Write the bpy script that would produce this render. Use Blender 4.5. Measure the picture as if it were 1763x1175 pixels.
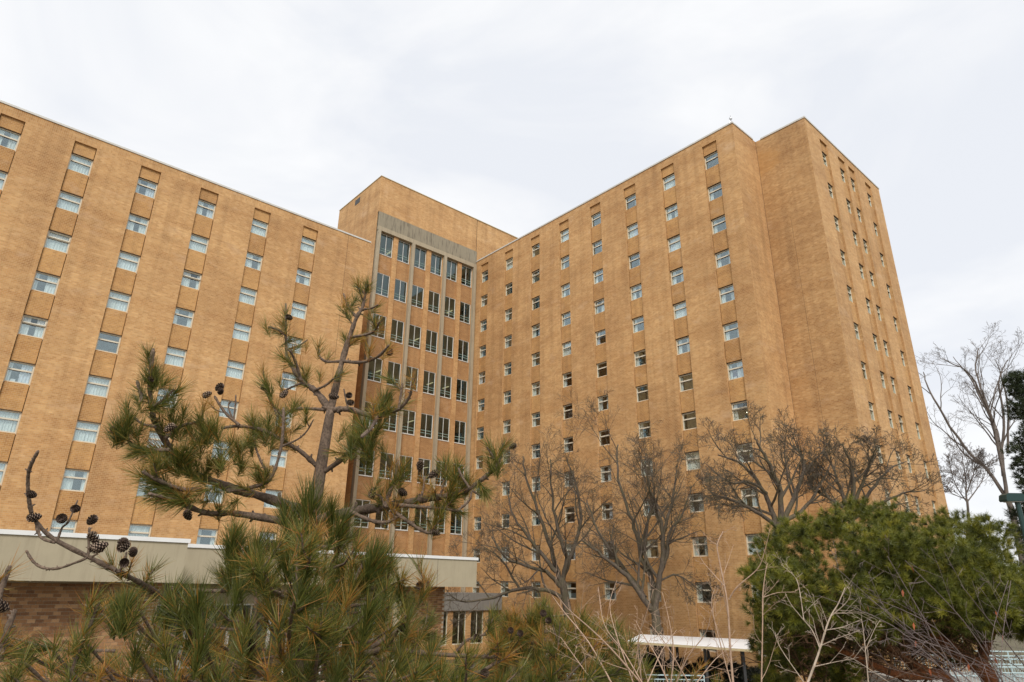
import bpy, math, random
from mathutils import Vector, Matrix
R = math.radians
for o in list(bpy.data.objects): bpy.data.objects.remove(o)
sc = bpy.context.scene
COL = sc.collection

# ------------------------------------------------------------------ camera
GZ = 5.2                                  # camera height above the ground
PITCH, ROLL, FPX, PW, PH = R(20.634), R(-0.754), 1125.24, 1763, 1175
cd = bpy.data.cameras.new('camera'); cam = bpy.data.objects.new('camera', cd); COL.objects.link(cam)
cd.sensor_width = 36; cd.lens = 36 * FPX / PW; cd.clip_start = 0.05; cd.clip_end = 3000
cam.location = (0, 0, GZ)
cam.matrix_world = Matrix.Translation((0, 0, GZ)) @ Matrix.Rotation(R(90) + PITCH, 4, 'X') @ Matrix.Rotation(-ROLL, 4, 'Z')
sc.camera = cam
sc.render.resolution_x = 1024; sc.render.resolution_y = 682

# ------------------------------------------------------------------ sky, sun, exposure
SUN_DIR = Vector((0.03, -0.82, 0.74)).normalized()      # towards the sun
wd = bpy.data.worlds.new('World'); sc.world = wd; wd.use_nodes = True
nt = wd.node_tree; nt.nodes.clear()
def wn(t, **k):
    n = nt.nodes.new(t)
    for a, b in k.items(): setattr(n, a, b)
    return n
sky = wn('ShaderNodeTexSky', sky_type='NISHITA', sun_disc=False)
sky.sun_elevation = math.asin(SUN_DIR.z); sky.sun_rotation = math.atan2(SUN_DIR.x, SUN_DIR.y)
tc = wn('ShaderNodeTexCoord'); mp = wn('ShaderNodeMapping'); mp.inputs['Scale'].default_value = (1.0, 1.0, 2.2)
mp.inputs['Rotation'].default_value = (0.2, 0.5, 0.3)
n1 = wn('ShaderNodeTexNoise'); n1.inputs['Scale'].default_value = 2.3; n1.inputs['Detail'].default_value = 5; n1.inputs['Roughness'].default_value = .52; n1.inputs['Distortion'].default_value = .5
r1 = wn('ShaderNodeValToRGB'); r1.color_ramp.elements[0].position = .38; r1.color_ramp.elements[0].color = (8.2, 8.45, 8.95, 1)
r1.color_ramp.elements[1].position = .66; r1.color_ramp.elements[1].color = (10.1, 10.1, 10.15, 1)
e = r1.color_ramp.elements.new(.52); e.color = (9.2, 9.3, 9.5, 1)
mx = wn('ShaderNodeMix', data_type='RGBA'); mx.inputs[0].default_value = .93
bg = wn('ShaderNodeBackground'); bg.inputs['Strength'].default_value = .10
wo = wn('ShaderNodeOutputWorld')
L = nt.links.new
L(tc.outputs['Generated'], mp.inputs['Vector']); L(mp.outputs[0], n1.inputs['Vector']); L(n1.outputs['Fac'], r1.inputs['Fac'])
L(sky.outputs[0], mx.inputs[6]); L(r1.outputs[0], mx.inputs[7]); L(mx.outputs[2], bg.inputs['Color']); L(bg.outputs[0], wo.inputs[0])
sd = bpy.data.lights.new('sun', 'SUN'); sd.energy = 2.4; sd.angle = R(20); sd.color = (1, .955, .89)
sun = bpy.data.objects.new('sun', sd); COL.objects.link(sun)
sun.rotation_euler = (-SUN_DIR).to_track_quat('-Z', 'Y').to_euler()
sc.view_settings.view_transform = 'Standard'; sc.view_settings.look = 'None'
sc.view_settings.exposure = 0.12; sc.view_settings.gamma = 1; sc.view_settings.use_curve_mapping = False

# ------------------------------------------------------------------ helpers
CP, SP = math.cos(PITCH), math.sin(PITCH); CR, SR = math.cos(ROLL), math.sin(ROLL)
def at(px, py, Y):
    """world point seen at photo pixel (px, py), at Y metres in front of the camera"""
    X, V = px - PW / 2, -(py - PH / 2)
    X, V = X * CR + V * SR, -X * SR + V * CR
    r = Vector((X, FPX * CP - V * SP, FPX * SP + V * CP))
    r *= Y / r.y
    return Vector((r.x, r.y, r.z + GZ))

def pix(p):
    """photo pixel of a world point"""
    x, y, z = p[0], p[1], p[2] - GZ
    fw = y * CP + z * SP; up = -y * SP + z * CP
    X, V = FPX * x / fw, FPX * up / fw
    return PW / 2 + X * CR - V * SR, PH / 2 - (X * SR + V * CR)

class MB:
    def __init__(s): s.v = []; s.f = []; s.uv = []; s.t = []; s.has_t = False
    def face(s, pts, uv=None, tint=0.0):
        i = len(s.v); s.v += [tuple(p) for p in pts]; s.f.append(tuple(range(i, i + len(pts))))
        s.uv.append(uv or [(p[0], p[2]) for p in pts]); s.t.append(tint)
    def box(s, a, b):
        x0, y0, z0 = a; x1, y1, z1 = b
        fr = lambda y: [(x0, y, z0), (x1, y, z0), (x1, y, z1), (x0, y, z1)]
        s.face(fr(y0)); s.face(fr(y1)[::-1])
        for x in (x0, x1):
            p = [(x, y1, z0), (x, y0, z0), (x, y0, z1), (x, y1, z1)]
            if x == x1: p = p[::-1]
            s.face(p, [(q[1], q[2]) for q in p])
        for z in (z0, z1):
            p = [(x0, y0, z), (x0, y1, z), (x1, y1, z), (x1, y0, z)]
            if z == z1: p = p[::-1]
            s.face(p, [(q[0], q[1]) for q in p])
    def obox(s, c, ax, ay, az, sx, sy, sz):
        """oriented box: centre, unit axes, half sizes"""
        c = Vector(c); ax = Vector(ax) * sx; ay = Vector(ay) * sy; az = Vector(az) * sz
        P = lambda i, j, k: c + ax * i + ay * j + az * k
        for k in (-1, 1): s.face([P(-1, -1, k), P(1, -1, k), P(1, 1, k), P(-1, 1, k)])
        for j in (-1, 1): s.face([P(-1, j, -1), P(1, j, -1), P(1, j, 1), P(-1, j, 1)])
        for i in (-1, 1): s.face([P(i, -1, -1), P(i, 1, -1), P(i, 1, 1), P(i, -1, 1)])
    def bar(s, a, b, w, h=None):
        a = Vector(a); b = Vector(b); d = (b - a); l = d.length; d.normalize()
        sd_ = d.cross(Vector((0, 0, 1))); 
        if sd_.length < 1e-3: sd_ = Vector((1, 0, 0))
        sd_.normalize(); up = sd_.cross(d)
        s.obox((a + b) / 2, d, sd_, up, l / 2, w / 2, (h or w) / 2)
    def tube(s, pts, rad, n=6, cap=True, tint=0.0):
        pts = [Vector(p) for p in pts]; m = len(pts)
        if not hasattr(rad, '__len__'): rad = [rad] * m
        i0 = len(s.v); ref = None; acc = 0.0; rows = []
        for i in range(m):
            d = (pts[min(i + 1, m - 1)] - pts[max(i - 1, 0)])
            if d.length < 1e-9: d = Vector((0, 0, 1))
            d.normalize()
            if ref is None:
                ref = d.orthogonal().normalized()
            else:
                ref = ref - d * ref.dot(d)
                if ref.length < 1e-5: ref = d.orthogonal()
                ref.normalize(); acc += (pts[i] - pts[i - 1]).length
            b = d.cross(ref); rows.append(acc)
            for k in range(n):
                a = 2 * math.pi * k / n
                s.v.append(tuple(pts[i] + (ref * math.cos(a) + b * math.sin(a)) * rad[i]))
        for i in range(m - 1):
            for k in range(n):
                k2 = (k + 1) % n
                s.f.append((i0 + i * n + k, i0 + i * n + k2, i0 + (i + 1) * n + k2, i0 + (i + 1) * n + k))
                s.uv.append([(k / n, rows[i]), ((k + 1) / n, rows[i]), ((k + 1) / n, rows[i + 1]), (k / n, rows[i + 1])]); s.t.append(tint)
        if cap:
            for i in (0, m - 1):
                s.f.append(tuple(i0 + i * n + k for k in range(n))); s.uv.append([(0, 0)] * n); s.t.append(tint)
    def mesh(s, name, mats, smooth=False, tint=False):
        me = bpy.data.meshes.new(name); me.from_pydata(s.v, [], s.f)
        for m in (mats if isinstance(mats, (list, tuple)) else [mats]): me.materials.append(m)
        ul = me.uv_layers.new(name='UVMap'); flat = []
        for u in s.uv:
            for a in u: flat += (a[0], a[1])
        ul.data.foreach_set('uv', flat)
        if tint:
            at_ = me.attributes.new('tint', 'FLOAT', 'FACE'); at_.data.foreach_set('value', s.t)
        if smooth: me.polygons.foreach_set('use_smooth', [True] * len(me.polygons))
        me.update(); return me
    def build(s, name, mats, parent=None, loc=(0, 0, 0), smooth=False, tint=False):
        return link(name, s.mesh(name, mats, smooth, tint), parent, loc)
def link(name, me, parent=None, loc=(0, 0, 0), rz=0.0):
    o = bpy.data.objects.new(name, me); COL.objects.link(o); o.parent = parent; o.location = loc
    if rz: o.rotation_euler = (0, 0, rz)
    return o
def empty(name, loc=(0, 0, 0), rz=0.0):
    o = bpy.data.objects.new(name, None); COL.objects.link(o); o.location = loc; o.rotation_euler = (0, 0, rz); o.empty_display_size = .2
    return o
def tag(o, label=None, cat=None, group=None, kind=None):
    if label: o['label'] = label
    if cat: o['category'] = cat
    if group: o['group'] = group
    if kind: o['kind'] = kind
    return o

# ------------------------------------------------------------------ materials
class NT:
    def __init__(s, name):
        s.m = bpy.data.materials.new(name); s.m.use_nodes = True; s.t = s.m.node_tree; s.t.nodes.clear()
        s.out = s.n('ShaderNodeOutputMaterial')
    def n(s, t, ins=None, **k):
        n = s.t.nodes.new(t)
        for a, b in k.items(): setattr(n, a, b)
        for a, b in (ins or {}).items():
            if hasattr(b, 'is_output') or hasattr(b, 'links'): s.t.links.new(b, n.inputs[a])
            else: n.inputs[a].default_value = b
        return n
    def ramp(s, fac, stops):
        r = s.n('ShaderNodeValToRGB', {'Fac': fac}); cr = r.color_ramp
        while len(cr.elements) > 1: cr.elements.remove(cr.elements[-1])
        cr.elements[0].position = stops[0][0]; cr.elements[0].color = (*stops[0][1], 1)
        for p, c in stops[1:]: e = cr.elements.new(p); e.color = (*c, 1)
        return r.outputs[0]
    def mix(s, f, a, b, mode='MIX'):
        n = s.n('ShaderNodeMix', data_type='RGBA', blend_type=mode)
        for i, x in ((0, f), (6, a), (7, b)):
            if hasattr(x, 'is_output'): s.t.links.new(x, n.inputs[i])
            else: n.inputs[i].default_value = x if i == 0 else ((*x, 1) if len(x) == 3 else x)
        return n.outputs[2]
    def math(s, op, a, b=0.0):
        n = s.n('ShaderNodeMath', operation=op)
        for i, x in ((0, a), (1, b)):
            if hasattr(x, 'is_output'): s.t.links.new(x, n.inputs[i])
            else: n.inputs[i].default_value = x
        return n.outputs[0]
    def noise(s, vec, scale, detail=4, rough=.55, sc3=None):
        if sc3: vec = s.n('ShaderNodeMapping', {'Vector': vec, 'Scale': sc3}).outputs[0]
        return s.n('ShaderNodeTexNoise', {'Vector': vec, 'Scale': scale, 'Detail': detail, 'Roughness': rough}).outputs['Fac']
    def finish(s, col, rough=.8, bump=None, bs=.3, bd=.01, **k):
        ins = {'Base Color': col, 'Roughness': rough}; ins.update(k)
        if not hasattr(col, 'is_output') and len(col) == 3: ins['Base Color'] = (*col, 1)
        b = s.n('ShaderNodeBsdfPrincipled', ins)
        if bump is not None:
            bn = s.n('ShaderNodeBump', {'Strength': bs, 'Distance': bd, 'Height': bump}); s.t.links.new(bn.outputs[0], b.inputs['Normal'])
        s.t.links.new(b.outputs[0], s.out.inputs[0]); return s.m
M = {}
def brick_mat(name, c_lo, c_mid, c_hi, mortar, bw=.203, rh=.1015, soldier=False, dark=1.0, patch=None):
    s = NT(name); uv = s.n('ShaderNodeUVMap').outputs[0]
    oi = s.n('ShaderNodeObjectInfo').outputs['Random']
    off = s.n('ShaderNodeCombineXYZ', {'X': s.math('MULTIPLY', oi, 37.0), 'Y': s.math('MULTIPLY', oi, 53.0), 'Z': 0.0}).outputs[0]
    nv = s.n('ShaderNodeVectorMath', {0: uv, 1: off}, operation='ADD').outputs[0]
    bv = uv
    if soldier: bv = s.n('ShaderNodeMapping', {'Vector': uv, 'Rotation': (0, 0, R(90))}).outputs[0]
    br = s.n('ShaderNodeTexBrick', {'Vector': bv, 'Color1': (0, 0, 0, 1), 'Color2': (1, 1, 1, 1), 'Mortar': (.5, .5, .5, 1), 'Scale': 1.0, 'Mortar Size': .0075,
             'Mortar Smooth': .1, 'Bias': 0.0, 'Brick Width': bw, 'Row Height': rh})
    br.offset = 0.5 if not soldier else 0.0
    hf = lambda a, b: tuple(x * .5 + y * .5 for x, y in zip(a, b))
    base = s.ramp(br.outputs['Color'], [(0, tuple(x * .5 + y * .5 for x, y in zip(c_lo, c_mid))), (.5, c_mid), (1, tuple(x * .5 + y * .5 for x, y in zip(c_hi, c_mid)))])
    # blocks of bricks from different firings: long, flat zones
    sx = s.n('ShaderNodeSeparateXYZ', {0: nv}); cy = s.math('FLOOR', s.math('DIVIDE', sx.outputs[1], rh))      # course number: streaks follow the courses
    cv = lambda fx, fy: s.n('ShaderNodeCombineXYZ', {'X': s.math('MULTIPLY', sx.outputs[0], fx), 'Y': s.math('MULTIPLY', cy, fy), 'Z': 0.0}).outputs[0]
    z1 = s.noise(cv(.55, .23), 1.0, 4, .6); z2 = s.noise(nv, .16, 4, .6); z3 = s.noise(cv(1.1, .61), 1.0, 2, .5); z4 = s.noise(cv(2.1, .83), 1.0, 2, .5)
    base = s.mix(s.ramp(z1, [(.44, (0, 0, 0)), (.70, (.85, .85, .85))]), base, s.mix(.5, base, tuple(x * .62 for x in c_mid)))
    base = s.mix(s.ramp(z3, [(.54, (0, 0, 0)), (.76, (.42, .42, .42))]), base, tuple(min(1, x * 1.25) for x in c_hi))
    base = s.mix(s.ramp(z4, [(.56, (0, 0, 0)), (.74, (.4, .4, .4))]), base, (c_mid[0] * .97, c_mid[1] * 1.0, c_mid[2] * 1.25))
    base = s.mix(s.ramp(z2, [(.36, (.9, .9, .9)), (.60, (0, 0, 0))]), base, s.mix(1.0, base, (.76, .71, .66), 'MULTIPLY'))
    vs_ = s.noise(nv, 1.0, 5, .62, (1.6, .07, 1))      # rain streaks
    base = s.mix(s.ramp(vs_, [(.46, (0, 0, 0)), (.72, (.9, .9, .9))]), base, s.mix(1.0, base, (.70, .66, .62), 'MULTIPLY'))
    z5 = s.noise(cv(.20, .085), 1.0, 5, .66)            # broad zones of browner firing, following the courses
    base = s.mix(s.ramp(z5, [(.47, (0, 0, 0)), (.66, (.85, .85, .85))]), base, s.mix(1.0, base, (.80, .72, .62), 'MULTIPLY'))
    pv = s.noise(nv, .55, 5, .65, (.7, 1.3, 1))        # pale efflorescence
    base = s.mix(s.ramp(pv, [(.58, (0, 0, 0)), (.76, (.45, .45, .45))]), base, (.70, .50, .33))
    if patch:
        gx = s.n('ShaderNodeVectorMath', {0: uv, 1: (patch[0], patch[1], 0)}, operation='SUBTRACT').outputs[0]
        gx = s.n('ShaderNodeVectorMath', {0: gx, 1: (1 / patch[2], 1 / patch[3], 1)}, operation='MULTIPLY').outputs[0]
        ln = s.n('ShaderNodeVectorMath', {0: gx}, operation='LENGTH').outputs['Value']
        ln = s.math('ADD', ln, s.math('MULTIPLY', s.noise(cv(1.5, .25), 1.0, 5, .7), 1.0))
        base = s.mix(s.ramp(s.math('MULTIPLY', ln, .5), [(.62, (.62, .62, .62)), (.75, (0, 0, 0))]), base, s.mix(.6, base, (.60, .31, .085)))
    speck = s.noise(nv, 26, 2)
    base = s.mix(.10, base, s.ramp(speck, [(.3, (.45, .45, .45)), (.7, (1, 1, 1))]), 'MULTIPLY')
    col = s.mix(br.outputs['Fac'], base, mortar)
    h = s.math('ADD', s.math('SUBTRACT', 1.0, br.outputs['Fac']), s.math('MULTIPLY', speck, .25))
    M[name] = s.finish(col, .88, h, .5, .006)
BL, BM, BH = (.45, .238, .091), (.625, .357, .143), (.73, .475, .225)
MO = (.52, .34, .18)
brick_mat('brick', BL, BM, BH, MO)
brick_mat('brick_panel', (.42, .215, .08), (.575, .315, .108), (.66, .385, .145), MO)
brick_mat('brick_spandrel', (.34, .165, .06), (.455, .238, .088), (.54, .30, .12), tuple(x * .85 for x in MO))  # darker copy for the tower: recess shading and staining put into the colour
brick_mat('brick_soldier', BL, BM, BH, MO, soldier=True)
brick_mat('brick_patched', tuple(x * .84 for x in BL), tuple(x * .88 for x in BM), tuple(x * .96 for x in BH), tuple(x * .88 for x in MO), patch=(.3, 35.3, 1.6, 1.15))
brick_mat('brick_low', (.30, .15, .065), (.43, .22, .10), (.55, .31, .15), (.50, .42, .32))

def concrete(name, c, dark, stain=.5, sc3=(1, .25, 1)):
    s = NT(name); v = s.n('ShaderNodeTexCoord').outputs['Object']
    a = s.noise(v, 1.6, 6, .65); b = s.noise(v, 3.0, 5, .6, (2.2, 2.2, .25)); g = s.noise(v, 60, 2)
    col = s.mix(s.ramp(a, [(.3, (.5, .5, .5)), (.7, (0, 0, 0))]), c, tuple(x * .82 for x in c))
    col = s.mix(s.ramp(b, [(.50, (0, 0, 0)), (.72, (stain, stain, stain))]), col, dark)
    col = s.mix(.2, col, s.ramp(g, [(.3, (.6, .6, .6)), (.7, (1, 1, 1))]), 'MULTIPLY')
    M[name] = s.finish(col, .9, s.math('ADD', a, s.math('MULTIPLY', g, .3)), .3, .006)
concrete('stucco', (.43, .37, .255), (.30, .25, .17), .5)
concrete('concrete', (.42, .352, .245), (.27, .22, .15), .7)
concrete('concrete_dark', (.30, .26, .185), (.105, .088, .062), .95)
concrete('concrete_grey', (.24, .225, .20), (.16, .15, .13), .6)
concrete('pavement', (.33, .31, .28), (.22, .20, .18), .6)

def plain(name, c, rough=.5, metal=0.0, var=.25, scale=12.0, bump=.0):
    s = NT(name); v = s.n('ShaderNodeTexCoord').outputs['Object']
    a = s.noise(v, scale, 4)
    col = s.mix(s.ramp(a, [(.3, (var,) * 3), (.7, (0, 0, 0))]), c, tuple(x * .6 for x in c))
    M[name] = s.finish(col, rough, a if bump else None, bump or .1, .004, Metallic=metal)
plain('coping', (.62, .60, .55), .45, .0, .3, 3)
plain('white_metal', (.78, .78, .76), .4, 0, .2, 2)
plain('frame', (.66, .60, .47), .5, 0, .15, 5)
plain('frame_tower', (.66, .65, .61), .45, 0, .1, 5)
plain('interior', (.20, .18, .15), .9, 0, .4, .6)
plain('interior_dark', (.07, .072, .062), .9, 0, .5, .5)
plain('ceiling_tile', (.45, .44, .40), .9, 0, .2, 1)
plain('roof_gravel', (.30, .28, .25), .95, 0, .4, 6)
plain('joint', (.05, .04, .03), .9); plain('joint_and_shade', (.10, .055, .028), .9)  # the brown serves movement joints and the painted shade strips on windows
plain('rail_green', (.30, .44, .39), .5)
plain('dark_metal', (.035, .035, .035), .5)
plain('white_roof', (.90, .90, .89), .5, 0, .12, 1.2)
plain('tan_trim', (.52, .42, .24), .6)
plain('rail_blue', (.42, .53, .54), .45, 0, .3, 5)
plain('lamp_green', (.008, .038, .034), .4, 0, .2, 8)
plain('lens', (.5, .5, .46), .3)
plain('rubber', (.02, .02, .02), .8)
plain('steel', (.45, .45, .45), .3, 1.0)
plain('bike_red', (.35, .03, .03), .35); plain('bike_blue', (.03, .08, .25), .35); plain('bike_black', (.015, .015, .018), .35); plain('bike_white', (.6, .6, .6), .35)
plain('cone', (.085, .052, .034), .85, 0, .7, 60)
plain('bud', (.30, .17, .10), .8)
plain('leaf_red', (.33, .085, .03), .8)
plain('purple', (.16, .10, .20), .8); plain('white_item', (.75, .75, .75), .6); plain('plant', (.05, .10, .03), .7)
def emis(name, c, st):
    s = NT(name); e = s.n('ShaderNodeEmission', {'Color': (*c, 1), 'Strength': st}); s.t.links.new(e.outputs[0], s.out.inputs[0]); M[name] = s.m
emis('tube_light', (1, .86, .52), .55)
emis('bulb', (1, .85, .6), 4.0)

def glass(name, tint, ior):
    s = NT(name); bf = s.n('ShaderNodeNewGeometry').outputs['Backfacing']   # a pane, not a solid block: same reflectance from both sides
    fr = s.n('ShaderNodeFresnel', {'IOR': s.math('ADD', ior, s.math('MULTIPLY', bf, 1 / ior - ior))}).outputs[0]
    t = s.n('ShaderNodeBsdfTransparent', {'Color': (*tint, 1)}); g = s.n('ShaderNodeBsdfGlossy', {'Color': (.80, .94, .97, 1), 'Roughness': .015})
    m = s.n('ShaderNodeMixShader', {0: fr, 1: t.outputs[0], 2: g.outputs[0]}); s.t.links.new(m.outputs[0], s.out.inputs[0]); M[name] = s.m
glass('glass', (.93, .965, .965), 2.3)
glass('glass_tower', (.80, .86, .83), 1.75)
s = NT('curtain'); v = s.n('ShaderNodeTexCoord').outputs['Object']
oi = s.n('ShaderNodeObjectInfo').outputs['Random']
c = s.ramp(oi, [(0, (.80, .80, .76)), (.55, (.84, .84, .82)), (.8, (.74, .72, .66)), (1, (.76, .78, .88))])
d = s.n('ShaderNodeBsdfDiffuse', {'Color': c}); tl = s.n('ShaderNodeBsdfTranslucent', {'Color': c})
m = s.n('ShaderNodeMixShader', {0: .08, 1: d.outputs[0], 2: tl.outputs[0]}); s.t.links.new(m.outputs[0], s.out.inputs[0]); M['curtain'] = s.m

def bark(name, lo, hi, scale=40, sc3=(1, 1, .3), green=None):
    s = NT(name); v = s.n('ShaderNodeTexCoord').outputs['Object']
    a = s.noise(v, scale, 5, .65, sc3); b = s.noise(v, scale * .12, 3)
    col = s.ramp(a, [(.3, lo), (.7, hi)])
    col = s.mix(s.ramp(b, [(.4, (0, 0, 0)), (.7, (.6, .6, .6))]), col, green or tuple(x * .7 for x in lo))
    M[name] = s.finish(col, .9, a, 1.0, .006)
bark('bark_pine', (.055, .036, .024), (.27, .19, .135), 90, (1, 1, .7))
bark('bark_grey', (.050, .038, .028), (.155, .118, .088), 14, (1, 1, .35), (.100, .088, .036))
bark('bark_dead', (.055, .028, .014), (.17, .085, .038), 40)
bark('bark_far', (.09, .074, .062), (.22, .18, .155), 6)
bark('bark_orange', (.10, .030, .010), (.34, .115, .032), 22, (1, 1, .5), (.18, .075, .030))
bark('twig_tan', (.30, .19, .125), (.56, .395, .285), 60, (1, 1, .4), (.42, .29, .20))
bark('twig_pale', (.26, .20, .145), (.56, .45, .35), 60, (1, 1, .4), (.36, .28, .20))
bark('twig_dark', (.10, .075, .068), (.24, .185, .17), 60, (1, 1, .4), (.14, .105, .10))

def needle_mat(name, stops, trans=.3):
    s = NT(name); a = s.n('ShaderNodeAttribute', attribute_name='tint').outputs['Fac']
    oi = s.n('ShaderNodeObjectInfo').outputs['Random']
    c = s.ramp(a, stops)
    c = s.mix(.35, c, s.ramp(oi, [(0, (.55, .6, .6)), (1, (1.15, 1.1, .9))]), 'MULTIPLY')
    d = s.n('ShaderNodeBsdfPrincipled', {'Base Color': c, 'Roughness': .45}); t = s.n('ShaderNodeBsdfTranslucent', {'Color': c})
    m = s.n('ShaderNodeMixShader', {0: trans, 1: d.outputs[0], 2: t.outputs[0]}); s.t.links.new(m.outputs[0], s.out.inputs[0]); M[name] = s.m
needle_mat('needles', [(0, (.050, .072, .014)), (.3, (.120, .142, .028)), (.55, (.26, .245, .055)), (.72, (.42, .28, .06)), (.86, (.54, .25, .05)), (1, (.38, .16, .045))], .4)
needle_mat('needles_short', [(0, (.034, .042, .007)), (.35, (.105, .124, .016)), (.7, (.235, .232, .028)), (1, (.36, .32, .042))], .3)
needle_mat('needles_dark', [(0, (.008, .011, .006)), (1, (.028, .032, .016))], .1)
needle_mat('needles_spruce', [(0, (.018, .030, .014)), (1, (.070, .092, .038))], .2)

# ------------------------------------------------------------------ ground
gm = NT('ground'); v = gm.n('ShaderNodeTexCoord').outputs['Object']
a = gm.noise(v, .5, 5); b = gm.noise(v, 8, 4)
M['ground'] = gm.finish(gm.mix(a, gm.ramp(b, [(.3, (.055, .06, .02)), (.7, (.13, .115, .05))]), gm.ramp(b, [(.3, (.10, .075, .045)), (.7, (.17, .13, .08))])), .95, b, .5, .03)
mb = MB(); mb.face([(-400, -300, 0), (500, -300, 0), (500, 600, 0), (-400, 600, 0)]); tag(mb.build('ground', M['ground']), kind='structure')

# ------------------------------------------------------------------ the tall building (local x = along the low wing, y = away)
AZ = 0.7212
bld = empty('residence_building', (0, 0, 0), AZ)
tag(bld, 'tall tan brick residence hall with two window-lined wings meeting at a taller stair tower', 'building')
FLOOR, WW, WH = 2.75, 1.22, 1.20
LV, RU, EV, TV = 43.981, 37.966, 15.129, 49.13
ZR1, ZL1, ZRT, ZLT = 30.67 + GZ, 25.17 + GZ, 32.2 + GZ, 26.7 + GZ
REC = .12
rng = random.Random(7)

# window meshes (origin: top left corner of the opening, x right, y inward, z down negative)
def frame_mesh(w, h, bars_h, bars_v, fw=.055, name='window'):
    m = MB(); d0, d1 = .03, .11
    m.box((0, d0, -h), (w, d1, -h + fw)); m.box((0, d0, -fw), (w, d1, 0))
    m.box((0, d0, -h + fw), (fw, d1, -fw)); m.box((w - fw, d0, -h + fw), (w, d1, -fw))
    for z in bars_h: m.box((fw, d0 + .004, z - fw * .6), (w - fw, d1 - .004, z + fw * .6))
    for x in bars_v: m.box((x - fw * .45, d0 + .007, -h + fw), (x + fw * .45, d1 - .007, -fw))
    m.box((-.0, -.03, -h - .045), (w, d1, -h - .001))
    return m.mesh(name, M['frame'])
dorm_frame = frame_mesh(WW, WH, [-.45], [], .078)
pm = MB(); pm.box((.05, .068, -WH + .05), (WW - .05, .074, -.05)); dorm_pane = pm.mesh('pane', M['glass'])
pm = MB(); pm.box((.05, .068, -WH + .05), (WW - .05, .074, -.45)); dorm_pane_low = pm.mesh('pane', M['glass'])
sm = MB()   # tilted-open vent sash, hinged at the top
for (x0, x1, l0, l1) in ((.05, WW - .05, 0, .05), (.05, WW - .05, .35, .40), (.05, .10, .05, .35), (WW - .10, WW - .05, .05, .35)):
    ca, sa = math.cos(.24), math.sin(.24)
    q = lambda x, l, t: (x, .05 - l * sa + t * ca, -.05 - l * ca - t * sa)
    sm.face([q(x0, l0, 0), q(x1, l0, 0), q(x1, l1, 0), q(x0, l1, 0)]); sm.face([q(x0, l0, .03), q(x1, l0, .03), q(x1, l1, .03), q(x0, l1, .03)])
    sm.face([q(x0, l1, 0), q(x1, l1, 0), q(x1, l1, .03), q(x0, l1, .03)]); sm.face([q(x0, l0, 0), q(x0, l1, 0), q(x0, l1, .03), q(x0, l0, .03)]); sm.face([q(x1, l0, 0), q(x1, l1, 0), q(x1, l1, .03), q(x1, l0, .03)])
vent_sash = sm.mesh('vent_sash', M['frame'])
sm = MB(); sm.face([q(.09, .04, .015), q(WW - .09, .04, .015), q(WW - .09, .36, .015), q(.09, .36, .015)]); vent_glass = sm.mesh('vent_pane', M['glass'])
def curtain_mesh(l, r_, seed):
    g = random.Random(seed); out = []
    for (a, b) in ((.03, .03 + l), (WW - .03 - r_, WW - .03)):
        if b - a < .04: continue
        m = MB()
        n = max(4, int((b - a) / .035)); ph = g.random() * 6
        pts = []
        for i in range(n + 1):
            x = a + (b - a) * i / n
            pts.append((x, .150 + .034 * math.sin(i * 1.55 + ph) + .016 * math.sin(i * .6 + ph * 2)))
        for i in range(n):
            (xa, ya), (xb, yb) = pts[i], pts[i + 1]
            m.face([(xa, ya, -WH + .03), (xb, yb, -WH + .03), (xb, yb * .6 + .09, -.02), (xa, ya * .6 + .09, -.02)])
        out.append(m.mesh('curtain', M['curtain'], True))
    return out
CUR = [curtain_mesh(l, r_, i) for i, (l, r_) in enumerate([(.585, .585), (.58, .585), (.42, .44), (.36, .40), (.30, .26), (.22, .55), (.55, .20), (.16, .16), (.28, .0), (.0, .30), (.585, .58), (.585, .585)])]
# a few things that stand on window sills
def sill_item(kind, par):
    m = MB()
    if kind == 'purple': m.box((.25, .26, -1.1), (1.15, .28, -.5)); return m.build('wall_hanging', M['purple'], par)
    if kind == 'plant':
        g = random.Random(3)
        for k in range(26):
            a = g.random() * 6.28; b = (.3 + .12 * math.cos(a), .24, -1.12 + g.random() * .1); t = (b[0] + g.uniform(-.2, .2), .24 + g.uniform(-.04, .04), b[2] + g.uniform(.1, .4))
            m.tube([b, t], [.018, .004], 4)
        return m.build('house_plant', M['plant'], par)
    if kind == 'bulb':
        for k in range(8):
            a = math.pi * k / 4
            m.tube([(.72 + .0 * k, .6, -.62), (.72 + .035 * math.cos(a), .6, -.62 + .035 * math.sin(a))], .028, 5)
        return m.build('room_lamp', M['bulb'], par)
    for k, (x, z, w, h) in enumerate([(.3, -1.13, .22, .16), (.72, -1.13, .2, .26), (.62, -.78, .14, .14), (.98, -1.13, .12, .1)]):
        m.box((x, .15, z), (x + w, .2, z + h))
    return m.build('sill_decoration', M['white_item'], par)

lm = MB(); lm.box((.0, -.07, -.004), (WW, .028, .030)); head_band = lm.mesh('head_band', M['joint_and_shade']); lm = MB(); lm.box((.08, .018, -.515), (WW - .08, .06, -.499)); transom_shade = lm.mesh('transom_shade', M['joint_and_shade'])  # shade drawn as dark strips at the window head and below the transom rail
def place_window(par, kind, x, z, cur=None, open_=False, extra=()):
    w = link('window', dorm_frame, par, (x, REC, z))
    if open_:
        link('pane', dorm_pane_low, w); vs = link('vent_sash', vent_sash, w); link('vent_pane', vent_glass, w)
    else: link('pane', dorm_pane, w)
    link('head_band', head_band, w); link('transom_shade', transom_shade, w)
    if cur is not None:
        for me in CUR[cur]: link('curtain', me, w)
    for k in extra: sill_item(k, w)
    return w

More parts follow.
